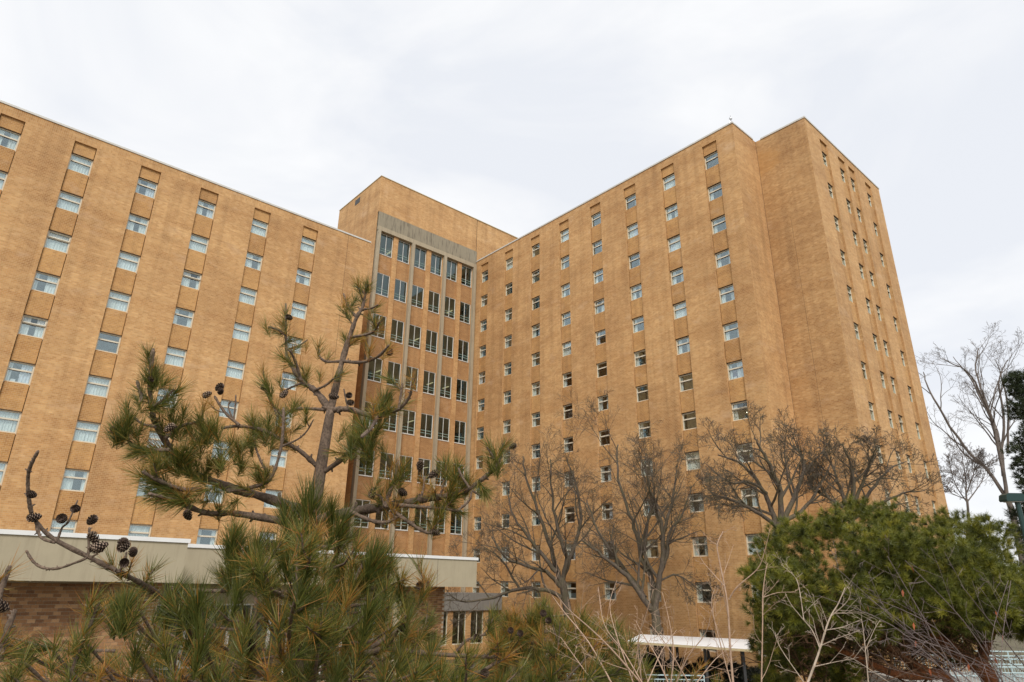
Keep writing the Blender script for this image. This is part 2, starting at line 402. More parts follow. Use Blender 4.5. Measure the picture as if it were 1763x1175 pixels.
def facade(name, loc, rz, width, z0, z1, strips, ztop_first, nrows, s0=0.0, mat='brick', pick=None, zfirst_bottom=None, soldier=True):
    """brick wall in local (x, y inward, z); strips = left x of each recessed window column.
       windows become parts of the building; they are parented to it through absolute transforms"""
    m = MB(); sold = MB(); jm = MB()
    zs = z1 - .62 if soldier else z1
    T = .40
    edges = [s0]
    for a in strips: edges += [a, a + WW]
    edges.append(s0 + width)
    ztop = ztop_first + .83
    for i in range(0, len(edges), 2):
        a, b = edges[i], edges[i + 1]
        m.face([(a, 0, z0), (b, 0, z0), (b, 0, zs), (a, 0, zs)])
    for a in strips:
        b = a + WW
        m.face([(a, 0, ztop), (b, 0, ztop), (b, 0, zs), (a, 0, zs)])
        m.face([(a, 0, ztop), (b, 0, ztop), (b, T, ztop), (a, T, ztop)], [(a, 0), (b, 0), (b, T), (a, T)])
        for x in (a, b): m.face([(x, 0, z0), (x, T, z0), (x, T, ztop), (x, 0, ztop)], [(0, z0), (T, z0), (T, ztop), (0, ztop)])
    if soldier: sold.face([(s0, 0, zs), (s0 + width, 0, zs), (s0 + width, 0, z1), (s0, 0, z1)])
    rot = Matrix.Rotation(rz, 4, 'Z')
    tr = Matrix.Translation(loc) @ rot
    def put(o, lx, ly, lz):
        o.location = tr @ Vector((lx, ly, lz)); o.rotation_euler = (0, 0, rz)
    w = m.build('wall', M[mat], bld); put(w, 0, 0, 0)
    if soldier: o = sold.build('parapet_band', M['brick_soldier'], bld); put(o, 0, 0, 0)
    g = .036
    def panel(h):
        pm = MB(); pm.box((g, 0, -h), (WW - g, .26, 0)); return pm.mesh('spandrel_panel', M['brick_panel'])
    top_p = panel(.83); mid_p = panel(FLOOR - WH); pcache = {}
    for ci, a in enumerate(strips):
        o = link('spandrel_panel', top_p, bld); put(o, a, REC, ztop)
        bk = MB(); bk.face([(a, .30, z0), (a + g * 2, .30, z0), (a + g * 2, .30, ztop), (a, .30, ztop)]); 
        for r in range(nrows):
            zt = ztop_first - r * FLOOR
            if zt - WH < z0 + .1: break
            q = pick(ci, r) if pick else {}
            if q is not None:
                win = place_window(bld, None, 0, 0, **q); put(win, a, REC + .07, zt)
            hh = FLOOR - WH
            if zt - FLOOR < z0 + .1: hh = zt - WH - z0
            if hh > .05:
                if abs(hh - (FLOOR - WH)) > 1e-4:
                    key = round(hh, 3); pcache[key] = pcache.get(key) or panel(hh); me = pcache[key]
                else: me = mid_p
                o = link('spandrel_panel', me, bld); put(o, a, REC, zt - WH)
    im = MB(); im.face([(s0, 1.6, z0), (s0 + width, 1.6, z0), (s0 + width, 1.6, z1), (s0, 1.6, z1)])
    for r in range(nrows + 1):      # floor slabs seen through the glass from below
        zt = ztop_first + .3 - r * FLOOR
        im.face([(s0, .36, zt), (s0 + width, .36, zt), (s0 + width, 1.6, zt), (s0, 1.6, zt)])
    o = im.build('room_wall', M['interior'], bld); put(o, 0, 0, 0)
    cm = MB(); cm.box((s0 - .04, -.05, z1 - .03), (s0 + width + .04, .4, z1 + .10)); o = cm.build('coping', M['coping'], bld); put(o, 0, 0, 0)

def pickL(ci, r):
    g = random.Random(ci * 31 + r * 7 + 1); c = g.choices([0, 1, 10, 2, 11, 3, 6, 5, 4, None], [4, 3, 3, 3, 3, 3, 2, 2, 1, .5])[0]
    op = (ci, r) in ((3, 2), (3, 4), (5, 2), (3, 8)) or g.random() < .02
    ex = ()
    if (ci, r) == (3, 5): ex = ('deco',); c = 5
    return dict(cur=c, open_=op, extra=ex)
Lcols = [1.80 + 3.8083 * i for i in range(-3, 5)]
facade('left', (0, LV, 0), 0, 22.83 + 16, 0, ZLT, Lcols, ZL1, 11, s0=-16.0, pick=pickL)
def pickR(ci, r):
    g = random.Random(ci * 17 + r * 5 + 3)
    c = g.choices([8, 4, 9, 3, 7, None, 5, 0, 2], [3, 3, 2, 3, 2, 1.5, 1, 1.6, 1.5])[0]
    if ci == 7: c = [None, 8, 8, 4, 3, 4, 5, 8, 3, 5, 0, 6, None][min(r, 12)]
    ex = ()
    if (ci, r) == (7, 6): ex = ('purple', 'deco')
    if (ci, r) == (7, 7): ex = ('plant', 'bulb')
    return dict(cur=c, open_=(ci, r) == (7, 7) or g.random() < .05, extra=ex)
# local x of the right wing runs towards the camera: x = 60 - v
V0 = 60.0
Rcols = sorted(V0 - (21.60 + 3.8083 * i) for i in range(8))
facade('right', (RU, V0, 0), R(-90), 49.10 - 18.957, 0, ZRT, Rcols, ZR1, 13, s0=V0 - 49.10, pick=pickR, soldier=False)
def pickE(ci, r):
    g = random.Random(ci * 13 + r * 3 + 5); return dict(cur=g.choices([1, 2, 3, 4, None], [3, 3, 2, 2, 1])[0], open_=g.random() < .12)
facade('end', (0, EV, 0), 0, 54.75 - 41.27, 0, ZRT, [43.46, 46.55, 48.40, 51.59], ZR1, 13, s0=41.27, pick=pickE, soldier=False)

# plain brick returns, side walls, roofs
def wallq(p, q_, z0, z1, mat='brick', name='wall', coping=True, flip=1):
    """vertical wall from plan point p to q_ (local u, v); uv runs along it"""
    l = math.hypot(q_[0] - p[0], q_[1] - p[1]); m = MB()
    m.face([(p[0], p[1], z0), (q_[0], q_[1], z0), (q_[0], q_[1], z1), (p[0], p[1], z1)], [(0, z0), (l, z0), (l, z1), (0, z1)])
    o = m.build(name, M[mat], bld)
    if coping:
        c = MB(); d = Vector((q_[0] - p[0], q_[1] - p[1], 0)).normalized(); n = Vector((d.y, -d.x, 0)) * flip
        c.obox(Vector(((p[0] + q_[0]) / 2, (p[1] + q_[1]) / 2, z1 + .036)) - n * .15, d, n, (0, 0, 1), l / 2 - .42, .2, .062); c.build('coping', M['coping'], bld)
    return o
wallq((RU, 18.957), (41.27, 18.957), 0, ZRT)                     # return beside the last window column
wallq((41.27, 18.957), (41.27, EV), 0, ZRT, 'brick_patched')     # blank wall with the newer patch of brick
wallq((54.75, EV), (54.75, 66), 0, ZRT, flip=1)
wallq((22.83, LV), (22.83, 60), 0, ZLT)
wallq((-16, LV), (-16, 60), 0, ZLT, flip=-1)
wallq((22.83, 51.5), (25.98, 51.5), 0, ZLT - .6, coping=False)
m = MB(); m.face([(-16, LV + .3, ZLT - .25), (22.8, LV + .3, ZLT - .25), (22.8, 60, ZLT - .25), (-16, 60, ZLT - .25)])
m.face([(RU + .3, 19.2, ZRT - .25), (54.6, 19.2, ZRT - .25), (54.6, 66, ZRT - .25), (RU + .3, 66, ZRT - .25)])
m.face([(41.5, 15.4, ZRT - .25), (54.6, 15.4, ZRT - .25), (54.6, 19.2, ZRT - .25), (41.5, 19.2, ZRT - .25)])
m.face([(22.8, 51.6, ZLT - .7), (25.97, 51.6, ZLT - .7), (25.97, 60, ZLT - .7), (22.8, 60, ZLT - .7)])
m.build('roof', M['roof_gravel'], bld)
wallq((-16, 60), (22.83, 60), 0, ZLT, coping=False); wallq((RU, 66), (54.75, 66), 0, ZRT, coping=False)
# sealed movement joints on the wide walls
for a_, b_ in (((20.83, LV - .004, 0), (20.85, LV + .01, ZLT)), ((41.255, 18.945, 0), (41.275, 18.965, ZRT)), ((41.262, 17.2, 0), (41.29, 17.208, 30))):
    jm = MB(); jm.box(a_, b_); jm.build('movement_joint', M['joint_and_shade'], bld)

# the stair tower
ZTT = 37.35 + GZ; U0, U1 = 25.98, RU; PITCHT, HT = 1.9233, 4.129
ZT1 = 31.36 + GZ; TWW, TWH = 1.42, 2.17
tx = [26.53 + PITCHT * i for i in range(6)]
m = MB(); m.face([(U0, TV, 33.4 + GZ), (U1 - .05, TV, 33.4 + GZ), (U1 - .05, TV, ZTT), (U0, TV, ZTT)])
m.face([(U1 - .004, TV + .01, 31.9 + GZ), (U1 + 12, TV + .01, 31.9 + GZ), (U1 + 12, TV + .01, ZTT), (U1 - .004, TV + .01, ZTT)]); m.build('wall', M['brick'], bld)
m = MB(); m.face([(U1 - .13, TV + .05, 33.4 + GZ), (U1, TV + .05, 33.4 + GZ), (U1, TV + .05, ZTT), (U1 - .13, TV + .05, ZTT)]); m.build('movement_joint', M['joint'], bld)
wallq((U0, TV), (U0, 57.7), 0, ZTT, coping=False)
wallq((U0, 57.7), (U1 + 12, 57.7), 20, ZTT, coping=False); wallq((U1 + 12, TV), (U1 + 12, 57.7), 30, ZTT, coping=False)
m = MB(); m.face([(U0, TV, ZTT - .1), (U1 + 12, TV, ZTT - .1), (U1 + 12, 57.7, ZTT - .1), (U0, 57.7, ZTT - .1)]); m.build('roof', M['roof_gravel'], bld)
m = MB(); m.box((U0 - .05, TV - .05, ZTT), (U1 + 12, TV + .25, ZTT + .07)); m.box((U0 - .05, TV + .26, ZTT), (U0 + .25, 57.7, ZTT + .07)); m.build('coping', M['tan_trim'], bld)
m = MB(); m.box((U0 - .02, 53.2, 36.35 + GZ), (U0 + .05, 54.2, 36.95 + GZ))
vt = m.build('vent_grille', M['dark_metal'], bld)
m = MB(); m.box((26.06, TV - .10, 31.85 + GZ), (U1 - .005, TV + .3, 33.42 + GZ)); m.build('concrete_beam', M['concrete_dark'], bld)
m = MB(); m.box((26.06, TV - .16, 31.42 + GZ), (U1 - .005, TV + .3, 31.848 + GZ)); m.build('concrete_beam', M['concrete'], bld)
zb = 4.0
for i, uc in enumerate([26.24, 30.08, 33.93, 37.74]):
    m = MB(); hw = .15
    for k in range(8):
        zt_ = 31.41 + GZ - k * HT; z_b = max(zb, zt_ - HT + .012)
        if zt_ <= zb: break
        m.box((uc - hw, TV - .24, z_b), (uc + hw, TV + .3, zt_))
    m.build('concrete_post', M['concrete'], bld)
for i in (0, 2, 4):
    a = tx[i] + TWW; b = tx[i + 1]
    m = MB(); m.box((a, TV, 0), (b, TV + .3, 31.41 + GZ)); m.build('brick_pier', M['brick'], bld)
    m = MB(); m.box((tx[i + 1] + TWW, TV + .06, 0), (tx[i + 1] + 2 * PITCHT - PITCHT - .001, TV + .3, 31.41 + GZ)); m.build('brick_pier', M['brick'], bld)
tf = frame_mesh(TWW, TWH, [], [TWW * .5], .05, 'window'); tf.materials[0] = M['frame_tower']
pm = MB(); pm.box((.03, .068, -TWH + .03), (TWW - .03, .074, -.03)); tp = pm.mesh('pane', M['glass_tower'])
rm = MB()
for z in (-TWH + .38, -TWH + .62): rm.box((.05, .04, z - .018), (TWW - .05, .07, z + .018))
trail = rm.mesh('guard_rail', M['rail_green'])
lm = MB(); lm.box((.2, .9, .02), (.35, 1.9, .06)); tlight = lm.mesh('ceiling_lamp', M['tube_light'])
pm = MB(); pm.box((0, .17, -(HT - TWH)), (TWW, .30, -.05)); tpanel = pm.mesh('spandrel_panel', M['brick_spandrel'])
for r in range(8):
    zt = ZT1 - r * HT
    if zt - TWH < 2: break
    for i, x in enumerate(tx):
        w = link('window', tf, bld, (x, TV + .16, zt)); link('pane', tp, w); link('guard_rail', trail, w)
        if random.Random(r * 9 + i).random() < .22: link('ceiling_lamp', tlight, w, (.25, 1.0, -.35))
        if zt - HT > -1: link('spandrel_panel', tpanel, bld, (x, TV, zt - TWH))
m = MB()
for r in range(9):
    zt = ZT1 + .28 - r * HT
    if zt > .4: m.box((U0 + .1, TV + .32, zt - .3), (U1, TV + 5, zt))
m.build('floor_slab', M['ceiling_tile'], bld)
m = MB(); m.face([(U0 + .1, TV + 5, 0), (U1, TV + 5, 0), (U1, TV + 5, 37), (U0 + .1, TV + 5, 37)]); m.face([(U0 + .12, TV + .3, 0), (U0 + .12, TV + 5, 0), (U0 + .12, TV + 5, 37), (U0 + .12, TV + .3, 37)])
m.face([(U1 - .02, TV + .3, 0), (U1 - .02, TV + 5, 0), (U1 - .02, TV + 5, 37), (U1 - .02, TV + .3, 37)]); m.build('room_wall', M['interior_dark'], bld)
# low projecting lobby at the foot of the tower
m = MB(); m.box((24.0, 44.0, 3.43), (RU - .01, TV - .3, 4.72)); m.build('concrete_beam', M['concrete_grey'], bld)
lw = frame_mesh(1.3, 2.4, [], [.65], .05, 'window')
pm = MB(); pm.box((.03, .068, -2.37), (1.27, .074, -.03)); lp = pm.mesh('pane', M['glass_tower'])
u = 24.2
while u < RU - 1.6:
    w = link('window', lw, bld, (u, 44.2, 3.42)); link('pane', lp, w)
    m = MB(); m.box((u + 1.3, 44.15, 0), (u + 1.78, 44.5, 3.43)); m.build('brick_pier', M['brick'], bld); u += 1.78
m = MB(); m.box((24.0, 44.16, 0), (RU - .02, 44.45, 1.0)); m.build('wall', M['brick'], bld)
m = MB(); m.face([(24, 47, 0), (RU, 47, 0), (RU, 47, 3.42), (24, 47, 3.42)]); m.build('room_wall', M['interior_dark'], bld)
# rooftop warning lamp on its pole
rl = empty('rooftop_lamp', tuple((Matrix.Rotation(AZ, 4, 'Z') @ Vector((38.3, 19.3, ZRT + .1)))))
tag(rl, 'small grey lamp on a thin pole at the roof corner of the tall wing', 'roof lamp')
m = MB(); m.tube([(0, 0, -.1), (0, 0, .55)], .022, 6); m.tube([(0, 0, .5), (.12, .0, .56)], .018, 5); m.build('pole', M['steel'], rl)
m = MB(); m.tube([(0.1, 0, .50), (.1, 0, .56), (.1, 0, .68), (.1, 0, .76), (.1, 0, .80)], [.03, .09, .11, .07, .02], 10); m.tube([(.1, 0, .80), (.1, 0, .98)], .012, 5); m.build('lamp_head', M['steel'], rl, smooth=True)

# ------------------------------------------------------------------ low annex in front of the shorter wing
anx = empty('annex_building', (0, 0, 0), AZ)
tag(anx, 'low annex with beige concrete fascia, white coping and brown brick walls, behind the pine', 'building')
FB, FT = GZ + .0, GZ + 1.23
def fascia(u0, u1, v, vb, dz=0):
    m = MB(); m.box((u0, v, FB + dz), (u1, v + .3, FT + dz)); m.box((u1 - .3, v + .301, FB + dz), (u1 - .002, vb, FT + dz)); m.build('fascia_panel', M['stucco'], anx)
    m = MB(); m.box((u0 - .05, v - .05, FT + dz + .001), (u1 + .05, v + .45, FT + dz + .13)); m.box((u1 - .4, v + .451, FT + dz + .001), (u1 + .05, vb, FT + dz + .13)); m.build('coping', M['white_metal'], anx)
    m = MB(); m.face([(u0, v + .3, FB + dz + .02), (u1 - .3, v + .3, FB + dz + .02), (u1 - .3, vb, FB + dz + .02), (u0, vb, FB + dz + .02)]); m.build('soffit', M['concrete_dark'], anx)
    m = MB(); m.face([(u0, v + .3, FT + dz - .1), (u1 - .3, v + .3, FT + dz - .1), (u1 - .3, vb, FT + dz - .1), (u0, vb, FT + dz - .1)]); m.build('roof', M['roof_gravel'], anx)
fascia(-14, 6.97, 24.0, 43.9)
fascia(6.98, 21.2, 26.5, 43.9, -.02)
for u_, v_ in ((18.85, 26.5), (14.6, 26.5), (10.4, 26.5), (-1.2, 24.0), (2.9, 24.0)):
    m = MB(); m.box((u_, v_ - .003, FB - .018), (u_ + .015, v_ - .001, FT - .02)); m.build('panel_joint', M['joint'] if u_ > 18 else M['concrete'], anx)
# brick walls under the overhang: backing with recessed mortar, bricks laid in front
def brickwall(u0, u1, v, z0, z1, individual=None):
    m = MB(); m.face([(u0, v, z0), (u1, v, z0), (u1, v, z1), (u0, v, z1)]); m.build('wall', M['mortar'], anx)
    bwid, bh = .203, .1015
    b1 = MB(); b1.box((0, -.012, 0), (bwid - .010, .05, bh - .010)); me = b1.mesh('brick', M['loose_brick'])
    rest = MB(); row = 0; z = z0; cnt = 0
    while z + bh <= z1 + 1e-6:
        x = u0 + (bwid / 2 if row % 2 else 0)
        while x + bwid <= u1:
            dv = rng.uniform(-.002, .002)
            if individual and cnt < 300 and individual[0] < x < individual[1] and individual[2] < z < individual[3]:
                o = link('brick', me, anx, (x, v + dv, z)); cnt += 1
            else:
                rest.face([(x, v - .012 + dv, z), (x + bwid - .01, v - .012 + dv, z), (x + bwid - .01, v - .012 + dv, z + bh - .01), (x, v - .012 + dv, z + bh - .01)], tint=rng.random())
                if True:
                    zz = z + bh - .01; rest.face([(x, v - .012 + dv, zz), (x + bwid - .01, v - .012 + dv, zz), (x + bwid - .01, v, zz), (x, v, zz)])
                    rest.face([(x, v - .012 + dv, z), (x, v - .012 + dv, zz), (x, v, zz), (x, v, z)])
            x += bwid
        z += bh; row += 1
    tag(rest.build('brick_courses', M['brick_course'], anx), kind='stuff')
s = NT('loose_brick'); oi = s.n('ShaderNodeObjectInfo').outputs['Random']; v = s.n('ShaderNodeTexCoord').outputs['Object']
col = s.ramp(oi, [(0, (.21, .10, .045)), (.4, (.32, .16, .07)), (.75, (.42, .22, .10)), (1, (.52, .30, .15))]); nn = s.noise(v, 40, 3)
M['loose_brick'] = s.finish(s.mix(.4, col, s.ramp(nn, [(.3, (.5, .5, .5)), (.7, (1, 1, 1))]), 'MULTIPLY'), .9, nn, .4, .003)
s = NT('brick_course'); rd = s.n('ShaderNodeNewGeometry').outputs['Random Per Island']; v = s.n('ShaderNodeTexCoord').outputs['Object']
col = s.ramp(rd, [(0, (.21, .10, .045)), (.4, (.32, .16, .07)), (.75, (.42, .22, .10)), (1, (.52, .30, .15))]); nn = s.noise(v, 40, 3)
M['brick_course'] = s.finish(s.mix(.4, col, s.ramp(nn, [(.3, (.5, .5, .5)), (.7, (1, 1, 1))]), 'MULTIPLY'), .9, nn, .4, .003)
plain('mortar', (.46, .38, .28), .95, 0, .3, 20)
brickwall(-13, 6.4, 25.3, 2.0, FB + .02, (1.9, 5.2, 3.4, 9))
m = MB(); m.box((-13, 25.31, 0), (6.4, 25.6, 1.99)); m.build('wall', M['brick_low'], anx)
m = MB(); m.box((6.41, 25.3, 0), (6.75, 30, FB)); m.build('wall', M['brick_low'], anx)
brickwall(17.5, 20.35, 27.9, 2.0, FB)
m = MB(); m.box((17.5, 27.92, 0), (20.35, 28.2, 1.99)); m.build('wall', M['brick_low'], anx)
m = MB(); m.box((17.05, 27.2, 0), (17.45, 27.9, FB - .02)); m.build('concrete_column', M['stucco'], anx)
m = MB(); m.box((20.05, 28.21, 0), (20.35, 43, FB)); m.build('wall', M['brick_low'], anx)
# glazed entrance between the brick piers
u = 7.0; pm = MB(); pm.box((.03, .068, -2.9), (1.6, .074, -.03)); ep = pm.mesh('pane', M['glass_tower']); ef = frame_mesh(1.63, 2.95, [-2.2], [.8], .06, 'window'); ef.materials[0] = M['frame_tower']
while u < 16.6:
    w = link('window', ef, anx, (u, 28.3, FB - .75)); link('pane', ep, w); u += 1.64
m = MB(); m.box((6.76, 28.25, FB - .75), (17.04, 28.5, FB - .03)); m.build('head_band', M['stucco'], anx)
m = MB(); m.box((6.76, 28.25, 0), (17.04, 28.5, 1.5)); m.build('wall', M['brick_low'], anx)
m = MB(); m.face([(6.8, 31, 0), (20, 31, 0), (20, 31, FB), (6.8, 31, FB)]); m.build('room_wall', M['interior'], anx)

# ------------------------------------------------------------------ bicycle shelter, bicycles, railings, lamp post
sh = empty('bike_shelter', (8.5, 35.5, 0)); tag(sh, 'open bicycle shelter with flat white roof and dark posts below the bare trees', 'shelter')
A, B, C_, D = Vector((5.91, 35.5, 2.78)), Vector((10.75, 31.65, 2.78)), Vector((12.43, 37.02, 2.82)), Vector((7.39, 40.02, 2.82))
o0 = Vector((8.5, 35.5, 0))
def slab(p, th, name, mat, par, org):
    m = MB(); q_ = [x - org for x in p]; lo = [x - Vector((0, 0, th)) for x in q_]
    m.face(q_); m.face(lo[::-1])
    for i in range(len(q_)): j = (i + 1) % len(q_); m.face([lo[i], lo[j], q_[j], q_[i]])
    return m.build(name, M[mat], par)
# roof sheet in standing-seam bays
for k in range(6):
    f0, f1 = k / 6 + (.002 if k else 0), (k + 1) / 6
    slab([A.lerp(B, f0), A.lerp(B, f1), D.lerp(C_, f1), D.lerp(C_, f0)], .02, 'roof_panel', 'white_roof', sh, o0)
dn = Vector((0, 0, .022))
slab([A - dn, B - dn, C_ - dn, D - dn], .10, 'roof_edge', 'tan_trim', sh, o0)
for f in (.08, .36, .64, .93):
    for (p, q_) in ((A, B), (D, C_)):
        c = p.lerp(q_, f).lerp((D if p is A else A).lerp(C_ if p is A else B, f), .12) - o0
        m = MB(); m.box((c.x - .06, c.y - .06, 0), (c.x + .06, c.y + .06, 2.68)); m.build('post', M['dark_metal'], sh)
def bicycle(mat, lab, loc, rz):
    b = empty('bicycle', loc, rz); tag(b, lab, 'bicycle', 'bicycles in the shelter')
    for x in (0, 1.02):
        m = MB(); m.tube([(x + .34 * math.cos(a * math.pi / 9), 0, .34 + .34 * math.sin(a * math.pi / 9)) for a in range(19)], .02, 5, False); w = m.build('wheel', M['rubber'], b, smooth=True)
        m = MB()
        for k in range(9): a = k * 2 * math.pi / 9; m.tube([(x, 0, .34), (x + .33 * math.cos(a), 0, .34 + .33 * math.sin(a))], .003, 3)
        m.build('spokes', M['steel'], w)
    m = MB(); P_ = dict(r=(0, 0, .34), f=(1.02, 0, .34), bb=(.44, 0, .29), st=(.30, 0, .80), hd=(.84, 0, .78), hb=(.88, 0, .62))
    for a, c in (('bb', 'st'), ('st', 'hd'), ('bb', 'hb'), ('hd', 'hb'), ('hb', 'f'), ('r', 'bb'), ('r', 'st')): m.tube([P_[a], P_[c]], .018, 6)
    m.tube([P_['st'], (.27, 0, .92)], .014, 5); m.tube([P_['hd'], (.82, 0, .98)], .014, 5); m.build('frame', M[mat], b)
    m = MB(); m.tube([(.72, -.28, .99), (.84, -.2, .985), (.82, 0, .98), (.84, .2, .985), (.72, .28, .99)], .014, 5); m.build('handlebar', M['dark_metal'], b)
    m = MB(); m.tube([(.12, 0, .95), (.2, 0, .955), (.34, 0, .94), (.42, 0, .94)], [.06, .075, .035, .02], 8); m.build('saddle', M['rubber'], b, smooth=True)
bl = ['black bicycle at the left end of the rack under the white roof', 'white bicycle second in the rack under the white roof', 'blue bicycle third in the rack under the white roof', 'black bicycle in the middle of the rack under the white roof',
      'red bicycle right of the middle of the rack under the white roof', 'white bicycle third from the right end of the rack', 'black bicycle second from the right end of the rack', 'blue bicycle at the right end of the rack under the white roof']
for k, (f, mt) in enumerate(zip((.05, .17, .29, .41, .53, .65, .78, .9), ('bike_black', 'bike_white', 'bike_blue', 'bike_black', 'bike_red', 'bike_white', 'bike_black', 'bike_blue'))):
    p = A.lerp(B, f).lerp(D.lerp(C_, f), .35); bicycle(mt, bl[k], (p.x, p.y, .02), 1.05 + rng.uniform(-.2, .2))
m = MB(); mbp = [A + Vector((-3, -3, 0)), B + Vector((1.5, -2, 0)), C_ + Vector((1.5, 0, 0)), D + Vector((-3, 0, 0))]
m.face([(p.x, p.y, .012) for p in mbp]); tag(m.build('pavement', M['pavement']), kind='structure')

def railing(p0, p1, h, name_label, npost, foot=0.0, rails=(1.0, .84, .12), pick=.13):
    p0, p1 = Vector(p0), Vector(p1); r_ = empty('railing', p0); tag(r_, name_label, 'railing', 'pale blue metal railings')
    d = p1 - p0
    for f in rails:
        m = MB(); m.tube([Vector((0, 0, h * f)), d + Vector((0, 0, h * f))], .028, 6); m.build('rail', M['rail_blue'], r_)
    for k in range(npost + 1):
        m = MB(); q_ = d * (k / npost); m.tube([q_ + Vector((0, 0, -foot)), q_ + Vector((0, 0, h))], .034, 6); m.build('post', M['rail_blue'], r_)
    m = MB(); n = int(d.length / pick)
    for k in range(1, n): q_ = d * (k / n); m.tube([q_ + Vector((0, 0, h * rails[-1])), q_ + Vector((0, 0, h * rails[1]))], .010, 4, False)
    tag(m.build('balusters', M['rail_blue'], r_), kind='stuff')
tw = MB(); tw.box((0, 0, 0), (6.5, .3, .45)); tag(tw.build('retaining_wall', M['pavement'], None, (2.6, 32.9, 0)), 'low concrete retaining wall in front of the bicycle shelter', 'wall')
railing((2.7, 33.05, .45), (8.9, 33.05, .45), 1.1, 'pale blue railing on low wall in front of the white-roofed bicycle shelter', 5)
# raised ramp with railings beyond the orange-barked pine
ter = MB(); ter.box((16.6, 24.5, 0), (28, 34, 1.75)); tag(ter.build('terrace', M['pavement']), kind='structure')
railing((16.7, 24.7, 1.75), (27.9, 24.7, 1.75), 1.1, 'nearest pale blue railing along the raised terrace at lower right', 9)
railing((16.7, 27.6, 1.75), (27.9, 27.6, 1.75), 1.1, 'pale blue railing in the middle of the raised terrace at lower right', 9)
railing((16.7, 31.2, 1.75), (27.9, 31.2, 1.75), 1.1, 'farthest pale blue railing on the raised terrace at lower right', 9)

lp_ = at(1742, 860, 17); lamp = empty('lamp_post', (lp_.x + .12, lp_.y, 0)); tag(lamp, 'dark green lamp post with flat box head beside the round pine', 'lamp post')
m = MB(); m.tube([(0, 0, 0), (0, 0, .4), (0, 0, .42), (0, 0, lp_.z - .05)], [.14, .14, .07, .06], 10); m.build('pole', M['lamp_green'], lamp, smooth=False)
m = MB(); hz = lp_.z
prof = [(-.36, -.02), (-.33, .10), (-.26, .14), (.08, .14), (.14, .08), (.14, -.05), (-.34, -.06)]
m.face([(x, -.14, hz + z) for x, z in prof]); m.face([(x, .14, hz + z) for x, z in prof][::-1])
for i in range(len(prof)):
    (x0, z0), (x1, z1) = prof[i], prof[(i + 1) % len(prof)]; m.face([(x0, -.14, hz + z0), (x1, -.14, hz + z1), (x1, .14, hz + z1), (x0, .14, hz + z0)])
m.build('lamp_head', M['lamp_green'], lamp)
m = MB(); m.box((-.28, -.1, hz - .075), (.04, .1, hz - .058)); m.build('lens', M['lens'], lamp)

# ------------------------------------------------------------------ trees
def rand_perp(d, g):
    v = Vector((g.gauss(0, 1), g.gauss(0, 1), g.gauss(0, 1))); v -= d * v.dot(d)
    return v.normalized() if v.length > 1e-4 else d.orthogonal().normalized()
def smooth_path(pts, n=3):
    """Catmull-Rom resample"""
    P_ = [pts[0]] + list(pts) + [pts[-1]]; out = []
    for i in range(1, len(P_) - 2):
        a, b, c, d = P_[i - 1], P_[i], P_[i + 1], P_[i + 2]
        for k in range(n):
            t = k / n
            out.append(.5 * ((2 * b) + (c - a) * t + (2 * a - 5 * b + 4 * c - d) * t * t + (3 * b - a - 3 * c + d) * t ** 3))
    out.append(pts[-1]); return out
def grow(mb, p, d, L_, r, lvl, g, cfg):
    """one limb with its side limbs; cfg: per level (children, length ratio, angle)"""
    seg = cfg['seg'][lvl]; n = max(2, int(L_ / seg)); pts = [p.copy()]; rad = [r]; q = p.copy(); d = d.normalized()
    rmin = cfg['rmin']
    for i in range(n):
        d = (d + rand_perp(d, g) * cfg['wob'][lvl] + Vector((0, 0, cfg['up'][lvl]))).normalized()
        q = q + d * (L_ / n); pts.append(q.copy()); rad.append(max(rmin, r * (1 - (i + 1) / n * cfg.get('taper', .7))))
    mb.tube(pts, rad, [8, 6, 5, 3, 3, 3][lvl], lvl < 2)
    if lvl + 1 < len(cfg['seg']): sprout(mb, pts, rad, lvl, g, cfg, L_)
def sprout(mb, pts, rad, lvl, g, cfg, L_, f0=None):
    nch = cfg['n'][lvl]; nch = max(1, int(nch * g.uniform(.8, 1.2)))
    m = len(pts) - 1
    for k in range(nch):
        f = (f0 if f0 is not None else cfg['start'][lvl]); f = f + (1 - f) * (k + g.random()) / nch
        x = f * m; i = min(m - 1, int(x)); q = pts[i].lerp(pts[i + 1], x - i); dd = (pts[i + 1] - pts[i]).normalized()
        a = g.uniform(*cfg['ang'][lvl]); nd = dd * math.cos(a) + rand_perp(dd, g) * math.sin(a)
        if cfg.get('flat'): nd.z *= cfg['flat']
        rr = max(cfg['rmin'], rad[i] * cfg['rr'][lvl]); ll = L_ * g.uniform(*cfg['lr'][lvl]) * (1.15 - .55 * f)
        grow(mb, q, nd, ll, rr, lvl + 1, g, cfg)
LOCUST = dict(seg=[.5, .45, .35, .25, .2], wob=[.08, .13, .15, .17, .17], up=[.03, .045, .03, .015, .01], n=[8, 6, 6, 4], start=[.15, .2, .25, .25], ang=[(.5, 1.0), (.5, 1.1), (.5, 1.2), (.5, 1.2)],
              rr=[.55, .55, .55, .7], lr=[(.36, .6), (.45, .7), (.45, .7), (.45, .75)], rmin=.0070, taper=.78)
